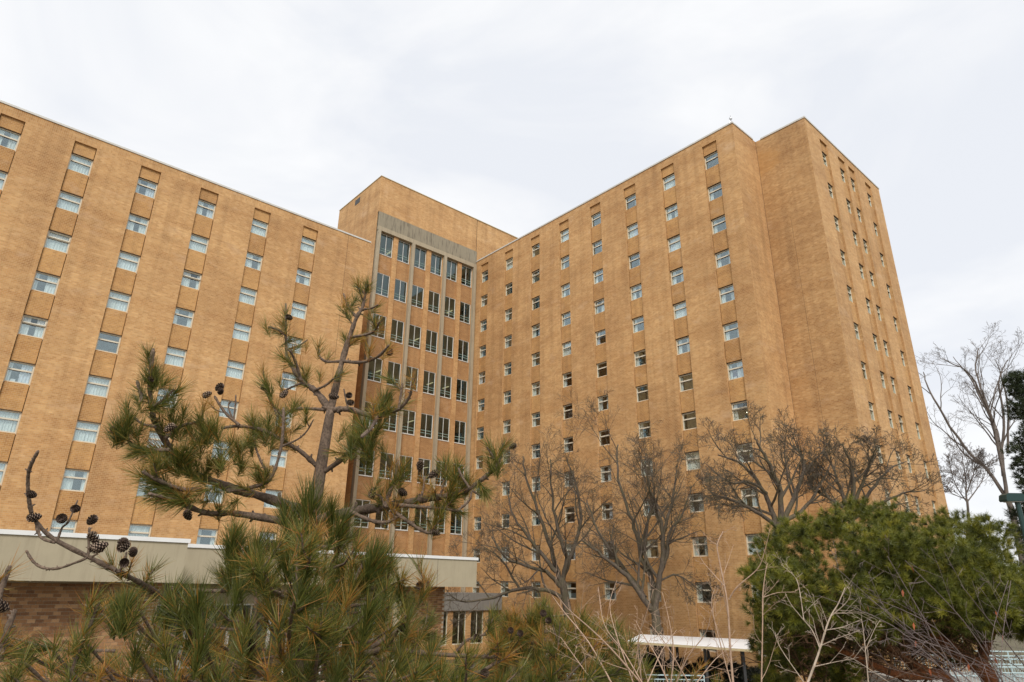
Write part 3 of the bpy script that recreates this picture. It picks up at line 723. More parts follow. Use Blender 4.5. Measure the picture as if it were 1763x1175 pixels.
def bare_tree(name, label, Y, trunk, limbs, cfg, mat, seed, r0, group='bare trees around the tall building', extra=None):
    """trunk / limbs: photo pixel polylines, lifted to the tree's own plane with some depth spread"""
    g = random.Random(seed); base = at(*trunk[0], Y); base.z = 0
    t = empty(name, base); tag(t, label, 'tree', group)
    org = Vector(base)
    tp_ = [Vector((at(*trunk[0], Y).x, Y, -.2))] + [at(*p, Y) for p in trunk]; tp_ = smooth_path(tp_, 4)
    m = MB(); n = len(tp_); rad = [r0 * (1.25 if i == 0 else 1) * (1 - .35 * i / n) for i in range(n)]
    m.tube([p - org for p in tp_], rad, 10); tro = m.build('trunk', M[mat], t, smooth=True)
    cm = MB()
    for (pl, rs, dy) in limbs:
        k = len(pl); pts = smooth_path([at(*p, Y + dy * i / max(1, k - 1)) - org for i, p in enumerate(pl)], 4)
        pts = [p if i in (0,) else p + Vector((g.uniform(-1, 1), g.uniform(-1, 1), g.uniform(-1, 1))) * rs * .35 for i, p in enumerate(pts)]
        L_ = sum((pts[i + 1] - pts[i]).length for i in range(len(pts) - 1)); rad = [max(cfg['rmin'] * 1.5, rs * (1 - .78 * i / (len(pts) - 1))) for i in range(len(pts))]
        lm = MB(); lm.tube(pts, rad, 7); lo = lm.build('branch', M[mat], t, smooth=True)
        sprout(cm, pts, rad, cfg.get('lv0', 0), g, cfg, L_, .18)
    o = cm.build('crown', M[mat], t); o['label'] = 'fine bare twigs'; tag(o, kind='stuff')
    return t

bare_tree('bare_tree', 'bare crooked tree before the tall wing, leftmost of the row, beside the fascia end', 44,
    [(985, 1110), (975, 1040), (968, 1000)],
    [([(968, 1005), (960, 985), (945, 930), (925, 880), (905, 820), (900, 785)], .19, 1.5), ([(968, 1000), (975, 960), (958, 905), (950, 850), (948, 790)], .17, -1.0),
     ([(965, 1010), (940, 985), (905, 975), (870, 960), (845, 925)], .15, -1.5), ([(958, 985), (930, 950), (905, 920), (880, 880), (872, 830)], .15, 1.2),
     ([(970, 1030), (940, 1016), (890, 1015), (850, 1030), (800, 1035), (775, 1025)], .15, -2.0), ([(968, 1000), (985, 950), (1000, 890), (990, 830), (975, 790)], .16, 1.0), ([(895, 1015), (880, 990), (860, 960), (830, 940)], .09, -1)],
    LOCUST, 'bark_grey', 11, .34)
bare_tree('bare_tree', 'large bare tree before the tall wing, its trunk rising behind the white-roofed shelter', 40,
    [(1138, 1160), (1132, 1090), (1128, 1050)],
    [([(1128, 1055), (1115, 1040), (1085, 1000), (1060, 975), (1030, 950), (1000, 930)], .20, -1.5), ([(1110, 1030), (1090, 1000), (1060, 960), (1030, 915), (1010, 860)], .17, 1.2),
     ([(1128, 1055), (1122, 1000), (1105, 960), (1095, 920), (1080, 870), (1062, 810), (1065, 765)], .19, 1.5), ([(1128, 1050), (1135, 1000), (1142, 950), (1138, 900), (1125, 860), (1105, 790)], .19, -1),
     ([(1135, 990), (1148, 955), (1152, 920), (1175, 885), (1190, 840)], .13, -1.5), ([(1138, 930), (1150, 890), (1160, 850), (1165, 800)], .13, 1), ([(1118, 980), (1110, 950), (1115, 900), (1125, 850), (1115, 790)], .12, 2), ([(1125, 1010), (1160, 990), (1190, 1005), (1215, 1030)], .07, -1)],
    LOCUST, 'bark_grey', 23, .36)
bare_tree('bare_tree', 'bare tree with wide twiggy crown behind the left side of the round pine', 31,
    [(1345, 1060), (1342, 960), (1338, 920)],
    [([(1338, 925), (1330, 880), (1310, 840), (1280, 800), (1235, 785)], .15, 1), ([(1338, 925), (1345, 860), (1330, 810), (1312, 775), (1300, 755)], .15, -1), ([(1340, 915), (1365, 860), (1385, 810), (1380, 785), (1362, 765)], .14, 1.2),
     ([(1335, 905), (1300, 880), (1260, 860), (1225, 850)], .11, -1), ([(1340, 900), (1380, 880), (1410, 840), (1430, 800)], .12, .6), ([(1320, 850), (1290, 830), (1255, 830), (1215, 800)], .08, -1.2)],
    LOCUST, 'bark_grey', 37, .26)
bare_tree('bare_tree', 'bare tree with dense twigs behind the highest top of the round pine', 31,
    [(1470, 1060), (1468, 930), (1465, 890)],
    [([(1465, 895), (1450, 850), (1435, 810), (1415, 775)], .11, 1), ([(1465, 895), (1470, 840), (1465, 800), (1450, 765)], .11, -1), ([(1466, 890), (1500, 845), (1530, 810), (1560, 795)], .10, 1), ([(1466, 895), (1510, 870), (1555, 850), (1590, 845)], .09, -1), ([(1462, 880), (1430, 860), (1400, 840), (1385, 810)], .09, 1.3), ([(1468, 870), (1490, 820), (1500, 790), (1510, 770)], .09, -1)],
    LOCUST, 'bark_grey', 41, .2)
FAR = dict(LOCUST); FAR.update(rmin=.011, n=[6, 5, 4, 3], wob=[.06, .12, .2, .25, .3], up=[.05, .06, .05, .03, .02], ang=[(.3, .8), (.4, .9), (.5, 1.0), (.5, 1.1)], lr=[(.28, .5), (.38, .6), (.4, .65), (.4, .7)])
bare_tree('bare_tree', 'tall pale bare tree against the sky beyond the end of the tall wing', 70,
    [(1760, 960), (1745, 890), (1735, 860)],
    [([(1735, 860), (1700, 810), (1660, 770), (1615, 700), (1595, 660), (1590, 640)], .20, 3), ([(1735, 865), (1725, 800), (1710, 730), (1690, 680), (1665, 640), (1625, 620)], .19, -3), ([(1728, 820), (1720, 760), (1700, 700), (1680, 640), (1685, 600)], .2, 3),
     ([(1733, 850), (1725, 790), (1728, 720), (1720, 660), (1735, 620)], .2, -2), ([(1715, 740), (1690, 690), (1670, 650), (1640, 615)], .14, 2), ([(1720, 760), (1705, 720), (1715, 670), (1725, 640)], .12, 2), ([(1735, 780), (1735, 700), (1725, 650), (1715, 620)], .13, -2)],
    FAR, 'bark_far', 53, .38)
FAR2 = dict(FAR); FAR2.update(rmin=.011, n=[9, 7, 5, 3], lr=[(.4, .6), (.45, .65), (.45, .7), (.4, .7)])
bare_tree('bare_tree', 'smaller bare tree low against the sky between the building end and the tall bare tree', 60,
    [(1668, 960), (1668, 900), (1665, 860)],
    [([(1665, 865), (1662, 820), (1655, 780)], .085, 1), ([(1665, 865), (1645, 835), (1635, 800)], .06, -1), ([(1665, 865), (1690, 830), (1700, 800)], .06, 1), ([(1664, 850), (1675, 820), (1680, 790)], .06, -1.5), ([(1665, 860), (1640, 850), (1625, 830)], .05, 1)],
    FAR2, 'bark_far', 59, .14)

# ---- needles
TW0 = dict(seg=[.12, .07, .05], wob=[.06, .1, .1], up=[.02, .06, .05], n=[5, 3], start=[.15, .2], ang=[(.4, 1.0), (.5, 1.0)], rr=[.5, .6], lr=[(.16, .36), (.3, .55)], rmin=.0011, taper=.75)
def needle(mb, p, d, L_, w, g, tint, bend=.25, seg=2):
    side = rand_perp(d, g); up = side.cross(d); pts = []; dd = d.copy()
    q = p.copy(); pts.append((q.copy(), w))
    bv = (Vector((0, 0, 1)) * bend + rand_perp(d, g) * bend * .5)
    for i in range(seg):
        dd = (dd + bv / seg).normalized(); q = q + dd * (L_ / seg); pts.append((q.copy(), w * (1 - .8 * ((i + 1) / seg) ** 2)))
    for i in range(seg):
        (a, wa), (b, wb) = pts[i], pts[i + 1]
        if i == seg - 1: mb.face([a - side * wa, a + side * wa, b], tint=tint)
        else: mb.face([a - side * wa, a + side * wa, b + side * wb, b - side * wb], tint=tint)
def tuft_mesh(seed, n, L_, lo, hi, brown, spread=(.25, 1.25), stem=.10, twig=True, mat='needles', w=.0013):
    g = random.Random(seed); m = MB()
    for k in range(n):
        f = g.random(); z = -stem * (1 - f) ** 1.0
        a = g.uniform(0, 6.283); th = spread[0] + (spread[1] - spread[0]) * (g.random() ** .8) * (1.15 - .55 * f)
        d = Vector((math.sin(th) * math.cos(a), math.sin(th) * math.sin(a), math.cos(th)))
        t = g.uniform(lo, hi); 
        if g.random() < brown: t = g.uniform(.66, 1)
        b = Vector((0, 0, z)); needle(m, b, d, L_ * g.uniform(.6, 1.15), w, g, t, .38 if t < .66 else .05, 3)
    me = m.mesh('needle_tuft', M[mat], False, True); return me
TUFT = {'green': [tuft_mesh(i, 98, .116, .05, .6, .07) for i in range(5)],
        'sparse': [tuft_mesh(20 + i, 72, .115, .15, .62, .25) for i in range(4)],
        'orange': [tuft_mesh(40 + i, 60, .118, .4, .8, .75, (.25, 1.35)) for i in range(4)],
        'dense': [tuft_mesh(60 + i, 165, .135, .02, .5, .05, (.15, 1.0), .13) for i in range(4)]}
def cone_mesh(seed):
    g = random.Random(seed); m = MB(); H_ = .056
    core = [(0, 0, 0), (0, 0, H_ * .3), (0, 0, H_ * .7), (0, 0, H_)]; m.tube(core, [.008, .015, .012, .003], 7)
    n = 58
    for k in range(n):      # opened scales on a spiral
        f = k / n; a = k * 2.39996; z = H_ * f; R_ = .028 * math.sin(math.pi * min(.97, (.12 + f * .82))) ** .7
        d = Vector((math.cos(a), math.sin(a), .45 + .5 * f)).normalized(); s_ = Vector((-math.sin(a), math.cos(a), 0)); up = s_.cross(d) * -1
        b = Vector((0, 0, z)); e_ = b + d * R_; w = .0062 * (1 - .4 * f)
        m.face([b - s_ * w * .5, b + s_ * w * .5, e_ + s_ * w, e_ - s_ * w], tint=.2)
        t = Vector((0, 0, .0035)); m.face([e_ - s_ * w, e_ + s_ * w, e_ + s_ * w * .7 + t + d * .002, e_ - s_ * w * .7 + t + d * .002], tint=1)
        m.face([b - s_ * w * .5 + t * .6, b + s_ * w * .5 + t * .6, e_ + s_ * w * .7 + t, e_ - s_ * w * .7 + t], tint=.2)
    return m.mesh('pine_cone', M['cone_scale'], False, True)
s = NT('cone_scale'); a = s.n('ShaderNodeAttribute', attribute_name='tint').outputs['Fac']; v = s.n('ShaderNodeTexCoord').outputs['Object']
col = s.ramp(a, [(0, (.045, .026, .018)), (.3, (.07, .04, .027)), (1, (.34, .245, .175))])
M['cone_scale'] = s.finish(s.mix(.4, col, s.ramp(s.noise(v, 150, 2), [(.3, (.5, .5, .5)), (.7, (1, 1, 1))]), 'MULTIPLY'), .8)
CONES = [cone_mesh(i) for i in range(2)]

class Pine:
    def __init__(s, name, label, base, seed):
        s.root = empty(name, base); s.org = Vector(base); tag(s.root, label, 'tree', 'pine trees in the foreground'); s.g = random.Random(seed); s.tufts = 0; s.bm = None; s.extra = MB()
    def rot_to(s, d, spin):
        return d.to_track_quat('Z', 'Y') @ __import__('mathutils').Quaternion((0, 0, 1), spin)
    def tuft(s, p, d, kind='green', scale=1.0):
        d = Vector(d).normalized(); g = s.g
        me = g.choice(TUFT[kind])
        if s.tufts < 300:
            o = link('needle_tuft', me, s.root, p - s.org); o.rotation_mode = 'QUATERNION'; o.rotation_quaternion = s.rot_to(d, g.uniform(0, 6.28)); sc_ = scale * g.uniform(.85, 1.15); o.scale = (sc_,) * 3
            s.tufts += 1
        else:
            q = s.rot_to(d, g.uniform(0, 6.28)); sc_ = scale * g.uniform(.85, 1.15); vs = [ (q @ (v.co * sc_)) + (p - s.org) for v in me.vertices]
            tv = me.attributes['tint'].data; i0 = len(s.extra.v); s.extra.v += [tuple(v) for v in vs]
            for k, pl in enumerate(me.polygons): s.extra.f.append(tuple(i0 + j for j in pl.vertices)); s.extra.uv.append([(0, 0)] * len(pl.vertices)); s.extra.t.append(tv[k].value)
    def cone(s, p, d, scale=1.0):
        d = Vector(d).normalized(); o = link('pine_cone', s.g.choice(CONES), s.root, p - s.org); o.rotation_mode = 'QUATERNION'; o.rotation_quaternion = s.rot_to(d, s.g.uniform(0, 6.28)); o.scale = (scale * s.g.uniform(.74, 1.0),) * 3
    def branch(s, pts, r0, r1, name='branch', knots=True):
        g = s.g; P_ = smooth_path([Vector(p) for p in pts], 6); n = len(P_)
        rad = []
        for i in range(n):
            r = r0 + (r1 - r0) * i / (n - 1)
            rad.append(r * g.uniform(.80, 1.22) * (.88 if i < n - 1 else .6))
        m = MB(); m.tube([p - s.org for p in P_], rad, 8)
        if knots:
            for k in range(max(2, n // 3)):
                i = g.randrange(n - 1); d = (P_[i + 1] - P_[i]).normalized(); o_ = rand_perp(d, g); q = P_[i] - s.org
                m.tube([q, q + (o_ + d * .4) * rad[i] * 2.0], [rad[i] * .55, rad[i] * .3], 5)
        m.build(name, M['bark_pine'], s.root, smooth=True)
        return P_
    def twig(s, p, d, L_, r, kind='green', n=4, up=.12):
        """short side shoot that carries a tuft at its tip"""
        g = s.g; pts = [Vector(p)]; dd = Vector(d).normalized()
        for i in range(n):
            dd = (dd + rand_perp(dd, g) * .14 + Vector((0, 0, up))).normalized(); pts.append(pts[-1] + dd * L_ / n)
        s.tw.tube([q - s.org for q in pts], [r * (1 - .4 * i / n) for i in range(n + 1)], 5)
        if kind: s.tuft(pts[-1], dd, kind)
        return pts, dd
    def finish(s):
        if s.tw.f: tag(s.tw.build('twigs', M['bark_pine'], s.root, smooth=True), kind='stuff')
        if s.extra.f: tag(s.extra.build('needles', M['needles'], s.root, tint=True), kind='stuff')

# ---- the near pine
Y0 = 4.2
base = at(505, 1175, Y0); base.z = 0
pine = Pine('pine_tree', 'gnarled young pine with long needles and dark cones, nearest the camera', base, 5); pine.tw = MB()
def A_(l, Y=Y0, dY=0.0):
    n = len(l); return [at(x, y, Y + dY * i / max(1, n - 1)) for i, (x, y) in enumerate(l)]
m_ = [Vector((base.x, Y0, -.1)), Vector((base.x, Y0, 2.5))] + A_([(505, 1175), (518, 1020), (528, 940), (545, 850), (560, 760), (569, 708)])
P_ = smooth_path(m_, 5); mt = MB(); mt.tube([p - base for p in P_], [.070 - .043 * i / (len(P_) - 1) for i in range(len(P_))], 12); mt.build('trunk', M['bark_pine'], pine.root, smooth=True)
g = pine.g
def br(l, r0, r1, Y=Y0, dY=0.0):
    Q = pine.branch(A_(l, Y, dY), r0, r1)
    if Y > 3.35:        # short needle shoots along the limb
        L_ = sum((Q[i + 1] - Q[i]).length for i in range(len(Q) - 1)); m = len(Q) - 1
        low = l[0][1] > 640
        for k in range(int(L_ / (.16 if low else .26))):
            f = g.uniform(.3, .98); i = min(m - 1, int(f * m)); dd = (Q[i + 1] - Q[i]).normalized(); nd = dd * .6 + rand_perp(dd, g) * .8; nd.z = abs(nd.z) * .7 + .1
            pine.twig(Q[i], nd, g.uniform(.04, .13), .0045, g.choice(('green', 'green', 'sparse', 'sparse', 'orange')))
    return Q
def tip(l, kind='green', scale=1.0, Y=Y0, d=None, n=1):
    """tufts at photo pixels, pointing mostly up"""
    for (x, y) in l:
        p = at(x, y, Y)
        for k in range(n): pine.tuft(p + Vector((g.uniform(-.02, .02), g.uniform(-.04, .04), g.uniform(-.02, .02))), d or (g.uniform(-.5, .5), g.uniform(-.6, .4), 1), kind, scale)
def cones(l, Y=Y0, sc_=1.0):
    for (x, y) in l: pine.cone(at(x, y, Y), (g.uniform(-.7, .7), g.uniform(-.9, .1), g.uniform(-.6, .6)), sc_)
# leader and its shoots
br([(569, 708), (587, 630), (603, 577), (614, 547), (625, 526), (632, 484)], .026, .010)
br([(614, 547), (600, 529), (591, 506)], .012, .009, dY=.1); br([(627, 505), (614, 493)], .008, .006); br([(625, 533), (640, 531), (651, 525)], .009, .006, dY=-.1)
br([(603, 581), (641, 573), (654, 553)], .012, .007, dY=-.2); br([(590, 622), (622, 624), (651, 614), (670, 594)], .015, .008, dY=-.25); br([(590, 622), (563, 623), (551, 615), (549, 601)], .012, .007, dY=.2); br([(605, 585), (597, 580)], .008, .006)
tip([(632, 490)], 'sparse', .8); tip([(614, 492)], 'sparse', 1.0, d=(-.6, 0, .7)); tip([(652, 524)], 'sparse', 1.0, d=(.6, 0, .7)); tip([(597, 583)], 'green', 1.0, d=(-.3, 0, 1)); tip([(593, 512)], 'orange', .9); tip([(601, 526)], 'sparse', .6, d=(-.9, 0, .3))
tip([(654, 555)], 'sparse', 1.05, d=(.3, 0, 1)); tip([(656, 570)], 'orange', .8, d=(.8, 0, .2)); tip([(670, 595)], 'sparse', 1.15, d=(.3, 0, 1)); tip([(668, 597)], 'orange', 1.15, d=(.5, 0, 1)); tip([(549, 600)], 'sparse', 1.0); cones([(674, 600), (579, 651), (503, 549)], sc_=1.0)
# left fork
br([(569, 708), (545, 675), (521, 657), (502, 630), (493, 603), (492, 523)], .026, .010, dY=.1); br([(518, 654), (507, 619), (498, 603)], .014, .008, dY=-.15)
br([(491, 577), (478, 568), (462, 563)], .010, .007); br([(518, 660), (500, 668), (488, 674)], .010, .006); br([(542, 672), (560, 664), (575, 652)], .011, .007, dY=-.1)
br([(493, 603), (515, 595), (530, 585)], .008, .005)
tip([(490, 560), (494, 543)], 'sparse', 1.0); tip([(461, 562)], 'sparse', 1.0, d=(-.5, 0, .9)); tip([(470, 568)], 'green', .9, d=(-.7, 0, .4)); tip([(512, 600)], 'sparse', .9, d=(.7, -.3, .6)); tip([(497, 605)], 'sparse', .8, d=(-.2, -.6, .6)); tip([(530, 640)], 'sparse', .9, d=(.2, -.3, 1)); tip([(528, 590)], 'orange', .8)
br([(563, 706), (530, 704), (502, 706), (484, 725)], .013, .010, dY=.2); br([(484, 725), (470, 700), (460, 678), (455, 664)], .010, .007, dY=.1)
tip([(462, 662), (455, 664)], 'green', 1.0, d=(-.5, -.2, .8)); tip([(480, 655)], 'sparse', .9); tip([(545, 640)], 'sparse', .9); cones([(495, 674), (463, 664)])
tip([(484, 712)], 'green', 1.0, n=2); tip([(486, 735)], 'green', 1.1, n=3); tip([(508, 738)], 'green', 1.0, d=(.8, -.3, .5)); tip([(450, 740), (440, 735)], 'green', 1.1, n=2); br([(487, 768), (512, 757), (528, 743), (540, 722)], .008, .005, Y=Y0 - .2)
# right fork
br([(575, 706), (600, 705), (638, 715), (662, 712), (686, 705), (705, 683), (711, 651)], .024, .008, dY=-.4); br([(650, 717), (640, 735), (622, 753)], .014, .010, dY=-.4, Y=Y0 - .3); br([(600, 704), (596, 690), (592, 670)], .008, .006, Y=Y0 - .08)
br([(686, 705), (690, 680), (693, 660)], .009, .006, Y=Y0 - .35); br([(662, 712), (660, 690), (660, 680)], .012, .009, Y=Y0 - .3)
tip([(662, 685), (658, 690)], 'dense', 1.05, Y=Y0 - .3, n=1); tip([(650, 705)], 'green', 1.0, Y=Y0 - .3, d=(-.8, -.3, .3)); tip([(640, 712)], 'green', .9, Y=Y0 - .25, d=(-.5, -.4, .6)); tip([(711, 652)], 'orange', 1.0, Y=Y0 - .4); tip([(694, 664)], 'orange', .8, Y=Y0 - .35); tip([(678, 712)], 'sparse', .9, Y=Y0 - .35, d=(.4, -.6, .3))
cones([(583, 684), (597, 682), (598, 692), (675, 690), (655, 697)], Y0 - .15)
# lower right of the fork
tip([(640, 760), (622, 756), (600, 770)], 'green', 1.1, Y=Y0 - .35, n=2); tip([(662, 738), (650, 745)], 'green', 1.0, Y=Y0 - .35, d=(.5, -.5, .4)); br([(655, 716), (648, 740), (618, 765), (590, 790), (555, 815)], .015, .02, Y=Y0 - .3, dY=.3)
# the long left limb
LB = br([(540, 885), (450, 855), (400, 841), (354, 825), (318, 809), (293, 773), (270, 734), (262, 709), (258, 661), (264, 600)], .034, .011, dY=-.55)
br([(349, 842), (315, 843), (272, 827), (245, 812)], .016, .010, Y=Y0 - .4, dY=-.2); br([(525, 905), (460, 893), (400, 884), (358, 884), (318, 870), (290, 859), (255, 850)], .026, .010, dY=-.6)
br([(293, 775), (260, 775), (235, 770), (222, 760), (212, 735)], .014, .009, Y=Y0 - .45); br([(245, 692), (236, 656)], .011, .010, Y=Y0 - .5); br([(265, 700), (285, 685), (300, 670)], .011, .007, Y=Y0 - .5); br([(268, 735), (245, 730), (230, 718)], .010, .007, Y=Y0 - .5)
br([(285, 755), (310, 735), (335, 728), (352, 722)], .012, .008, Y=Y0 - .4); br([(412, 732), (388, 711), (369, 682)], .011, .009, Y=Y0 - .2); br([(400, 720), (393, 700), (398, 690)], .006, .005, Y=Y0 - .2); br([(402, 722), (405, 700), (406, 680)], .007, .006, Y=Y0 - .2); br([(548, 805), (517, 777), (494, 764), (455, 742), (412, 734), (380, 738)], .018, .009, Y=Y0, dY=-.2); br([(390, 846), (430, 840), (464, 826), (481, 783), (487, 745), (488, 702)], .014, .010, Y=Y0 - .2); br([(468, 822), (452, 800), (440, 770), (437, 750)], .010, .006, Y=Y0 - .2)
YL = Y0 - .5
tip([(264, 606)], 'sparse', .95, YL, n=1); tip([(262, 650), (262, 640)], 'green', 1.0, YL, n=2); tip([(248, 655)], 'green', .95, YL, d=(-.6, 0, .6)); tip([(283, 690), (300, 672), (292, 665)], 'green', 1.05, YL, d=(.7, -.2, .6)); tip([(275, 700)], 'green', 1.0, YL, d=(.9, -.1, .1), n=2)
tip([(228, 718), (212, 738), (205, 745)], 'green', 1.1, YL, n=2); tip([(235, 722)], 'green', 1.1, YL, d=(.3, -.3, 1)); tip([(245, 735)], 'green', 1.0, YL, d=(.6, -.4, .6)); tip([(200, 752)], 'green', 1.0, YL, d=(-.9, 0, .4)); tip([(225, 775), (240, 780)], 'green', 1.0, YL, d=(-.8, -.3, -.1), n=2)
tip([(300, 728), (320, 735), (352, 735)], 'green', 1.1, Y0 - .4, n=2); tip([(365, 740), (340, 760)], 'green', 1.1, Y0 - .4, n=2); tip([(300, 785), (320, 780)], 'green', 1.1, Y0 - .45, d=(.2, -.6, .8), n=2); tip([(265, 800), (250, 815), (270, 826)], 'green', 1.1, Y0 - .5, n=2, d=(-.6, -.4, .3)); tip([(280, 850), (262, 852), (300, 862)], 'green', 1.1, Y0 - .5, n=2, d=(-.5, -.5, -.1))
tip([(330, 800), (355, 790), (380, 790)], 'green', 1.1, Y0 - .3, n=2); tip([(410, 770), (430, 760)], 'green', 1.1, Y0 - .2, n=2); tip([(330, 860), (350, 850)], 'green', 1.0, Y0 - .5, d=(-.2, -.5, -.4)); tip([(375, 735)], 'sparse', .8, Y0 - .2); tip([(440, 820), (420, 800)], 'green', 1.0, Y0 - .2, n=2)
cones([(256, 650), (200, 748), (283, 743)], YL); cones([(364, 676), (372, 672), (379, 679)], Y0 - .2); br([(322, 872), (326, 882), (327, 890)], .005, .004, Y=Y0 - .45); cones([(327, 895)], Y0 - .45)
tip([(300, 700), (320, 705), (275, 720), (340, 715)], 'green', 1.05, Y0 - .45); tip([(290, 800), (310, 815), (335, 830)], 'green', 1.0, Y0 - .45, d=(-.2, -.6, .2)); tip([(370, 850), (395, 865), (350, 870)], 'green', 1.0, Y0 - .4, d=(0, -.6, -.2)); tip([(400, 760), (460, 745), (470, 760)], 'green', 1.1, Y0 - .2); tip([(505, 700), (470, 715), (430, 720)], 'green', 1.0, Y0 - .1); tip([(590, 740), (610, 735)], 'green', 1.0, Y0 - .25); tip([(220, 700), (240, 690)], 'green', 1.0, YL); tip([(440, 810), (415, 835)], 'sparse', 1.0, Y0 - .25, d=(-.3, -.5, .2))
# long right limb
YR = Y0 - .3
br([(545, 895), (590, 885), (624, 878), (663, 873), (682, 869), (736, 859), (770, 854), (808, 842), (843, 815), (857, 803)], .034, .012, dY=-.45); br([(758, 856), (764, 830), (768, 800)], .010, .007, YR); br([(808, 840), (796, 822), (789, 806)], .009, .006, YR - .1); br([(855, 804), (862, 785), (867, 764)], .009, .007, YR - .15); br([(850, 790), (842, 775), (838, 770)], .008, .006, YR - .15)
br([(665, 873), (668, 856), (680, 825), (685, 792)], .015, .009, YR); br([(687, 870), (722, 873), (760, 876), (790, 880)], .013, .008, YR); br([(790, 878), (808, 862), (812, 846)], .008, .006, YR - .1); br([(812, 844), (825, 852), (836, 852)], .008, .006, YR - .1); br([(673, 878), (702, 898), (729, 915), (751, 919)], .014, .008, YR); br([(600, 880), (640, 897), (668, 899), (690, 886)], .014, .009, YR); br([(663, 873), (655, 855), (640, 850)], .009, .006, YR)
br([(725, 858), (730, 835), (731, 820)], .009, .006, YR)
tip([(867, 766)], 'green', .95, YR - .15, d=(.5, 0, .9)); tip([(843, 770)], 'green', .95, YR - .15, d=(-.5, 0, .9)); tip([(857, 800)], 'green', 1.05, YR - .15, n=2); tip([(836, 790)], 'green', .9, YR - .15, d=(-.5, 0, .8)); tip([(769, 800), (765, 795)], 'green', 1.05, YR, d=(-.25, 0, 1)); tip([(789, 808)], 'green', 1.05, YR - .05, d=(.25, 0, 1), n=2); tip([(836, 852)], 'green', 1.0, YR - .1, d=(.4, -.2, -.8), n=2); tip([(845, 845)], 'sparse', .9, YR - .1, d=(.8, -.2, -.1)); tip([(775, 870), (755, 872)], 'green', 1.0, YR, d=(.3, -.4, -.7)); tip([(792, 880)], 'green', .95, YR, d=(.9, -.3, -.2))
tip([(686, 795)], 'orange', 1.0, YR); tip([(684, 812), (676, 830)], 'sparse', 1.05, YR); tip([(640, 850)], 'sparse', .9, YR, d=(-.8, -.2, .6)); tip([(731, 822), (728, 830)], 'orange', .85, YR); tip([(750, 905)], 'sparse', .9, YR, d=(.2, -.3, .9)); tip([(700, 880), (690, 850)], 'sparse', .9, YR)
cones([(877, 772), (757, 920), (806, 852), (722, 812), (738, 822), (645, 840), (700, 852)], YR)
tip([(700, 800), (672, 840), (655, 830)], 'sparse', 1.0, YR); tip([(740, 850), (720, 870)], 'sparse', .9, YR, d=(.1, -.4, -.6)); tip([(780, 845), (800, 835)], 'green', .9, YR, d=(.2, -.3, .9)); tip([(760, 880), (735, 910), (715, 900)], 'green', .95, YR, d=(.2, -.5, -.5)); tip([(640, 790), (655, 770)], 'green', 1.0, YR)
# near branch at the far left, cones and no needles
YF = 3.0
br([(199, 982), (154, 960), (91, 927), (60, 895), (51, 868), (48, 834), (51, 807), (66, 776)], .013, .0075, YF + .2, dY=-.3); br([(320, 1060), (260, 1015), (199, 982)], .018, .013, YF + .8, dY=-.6)
br([(99, 930), (107, 909), (118, 898), (134, 861)], .006, .0045, YF); br([(152, 958), (153, 935), (154, 908)], .007, .006, YF + .1); br([(62, 897), (70, 925), (95, 935)], .008, .007, YF); br([(150, 961), (130, 969), (100, 979), (75, 978), (58, 968), (45, 948)], .0065, .0065, YF + .1); br([(158, 960), (170, 950), (178, 938)], .005, .004, YF + .1); br([(205, 985), (215, 965), (218, 950)], .006, .005, YF + .2)
for (x, y) in [(62, 854), (71, 889), (108, 894), (136, 876), (152, 902), (168, 936), (186, 936), (178, 948), (223, 936), (212, 948), (229, 958), (214, 965)]: pine.cone(at(x, y, YF), (g.uniform(-.6, .6), g.uniform(-1, 0), g.uniform(-.6, .6)), .95)
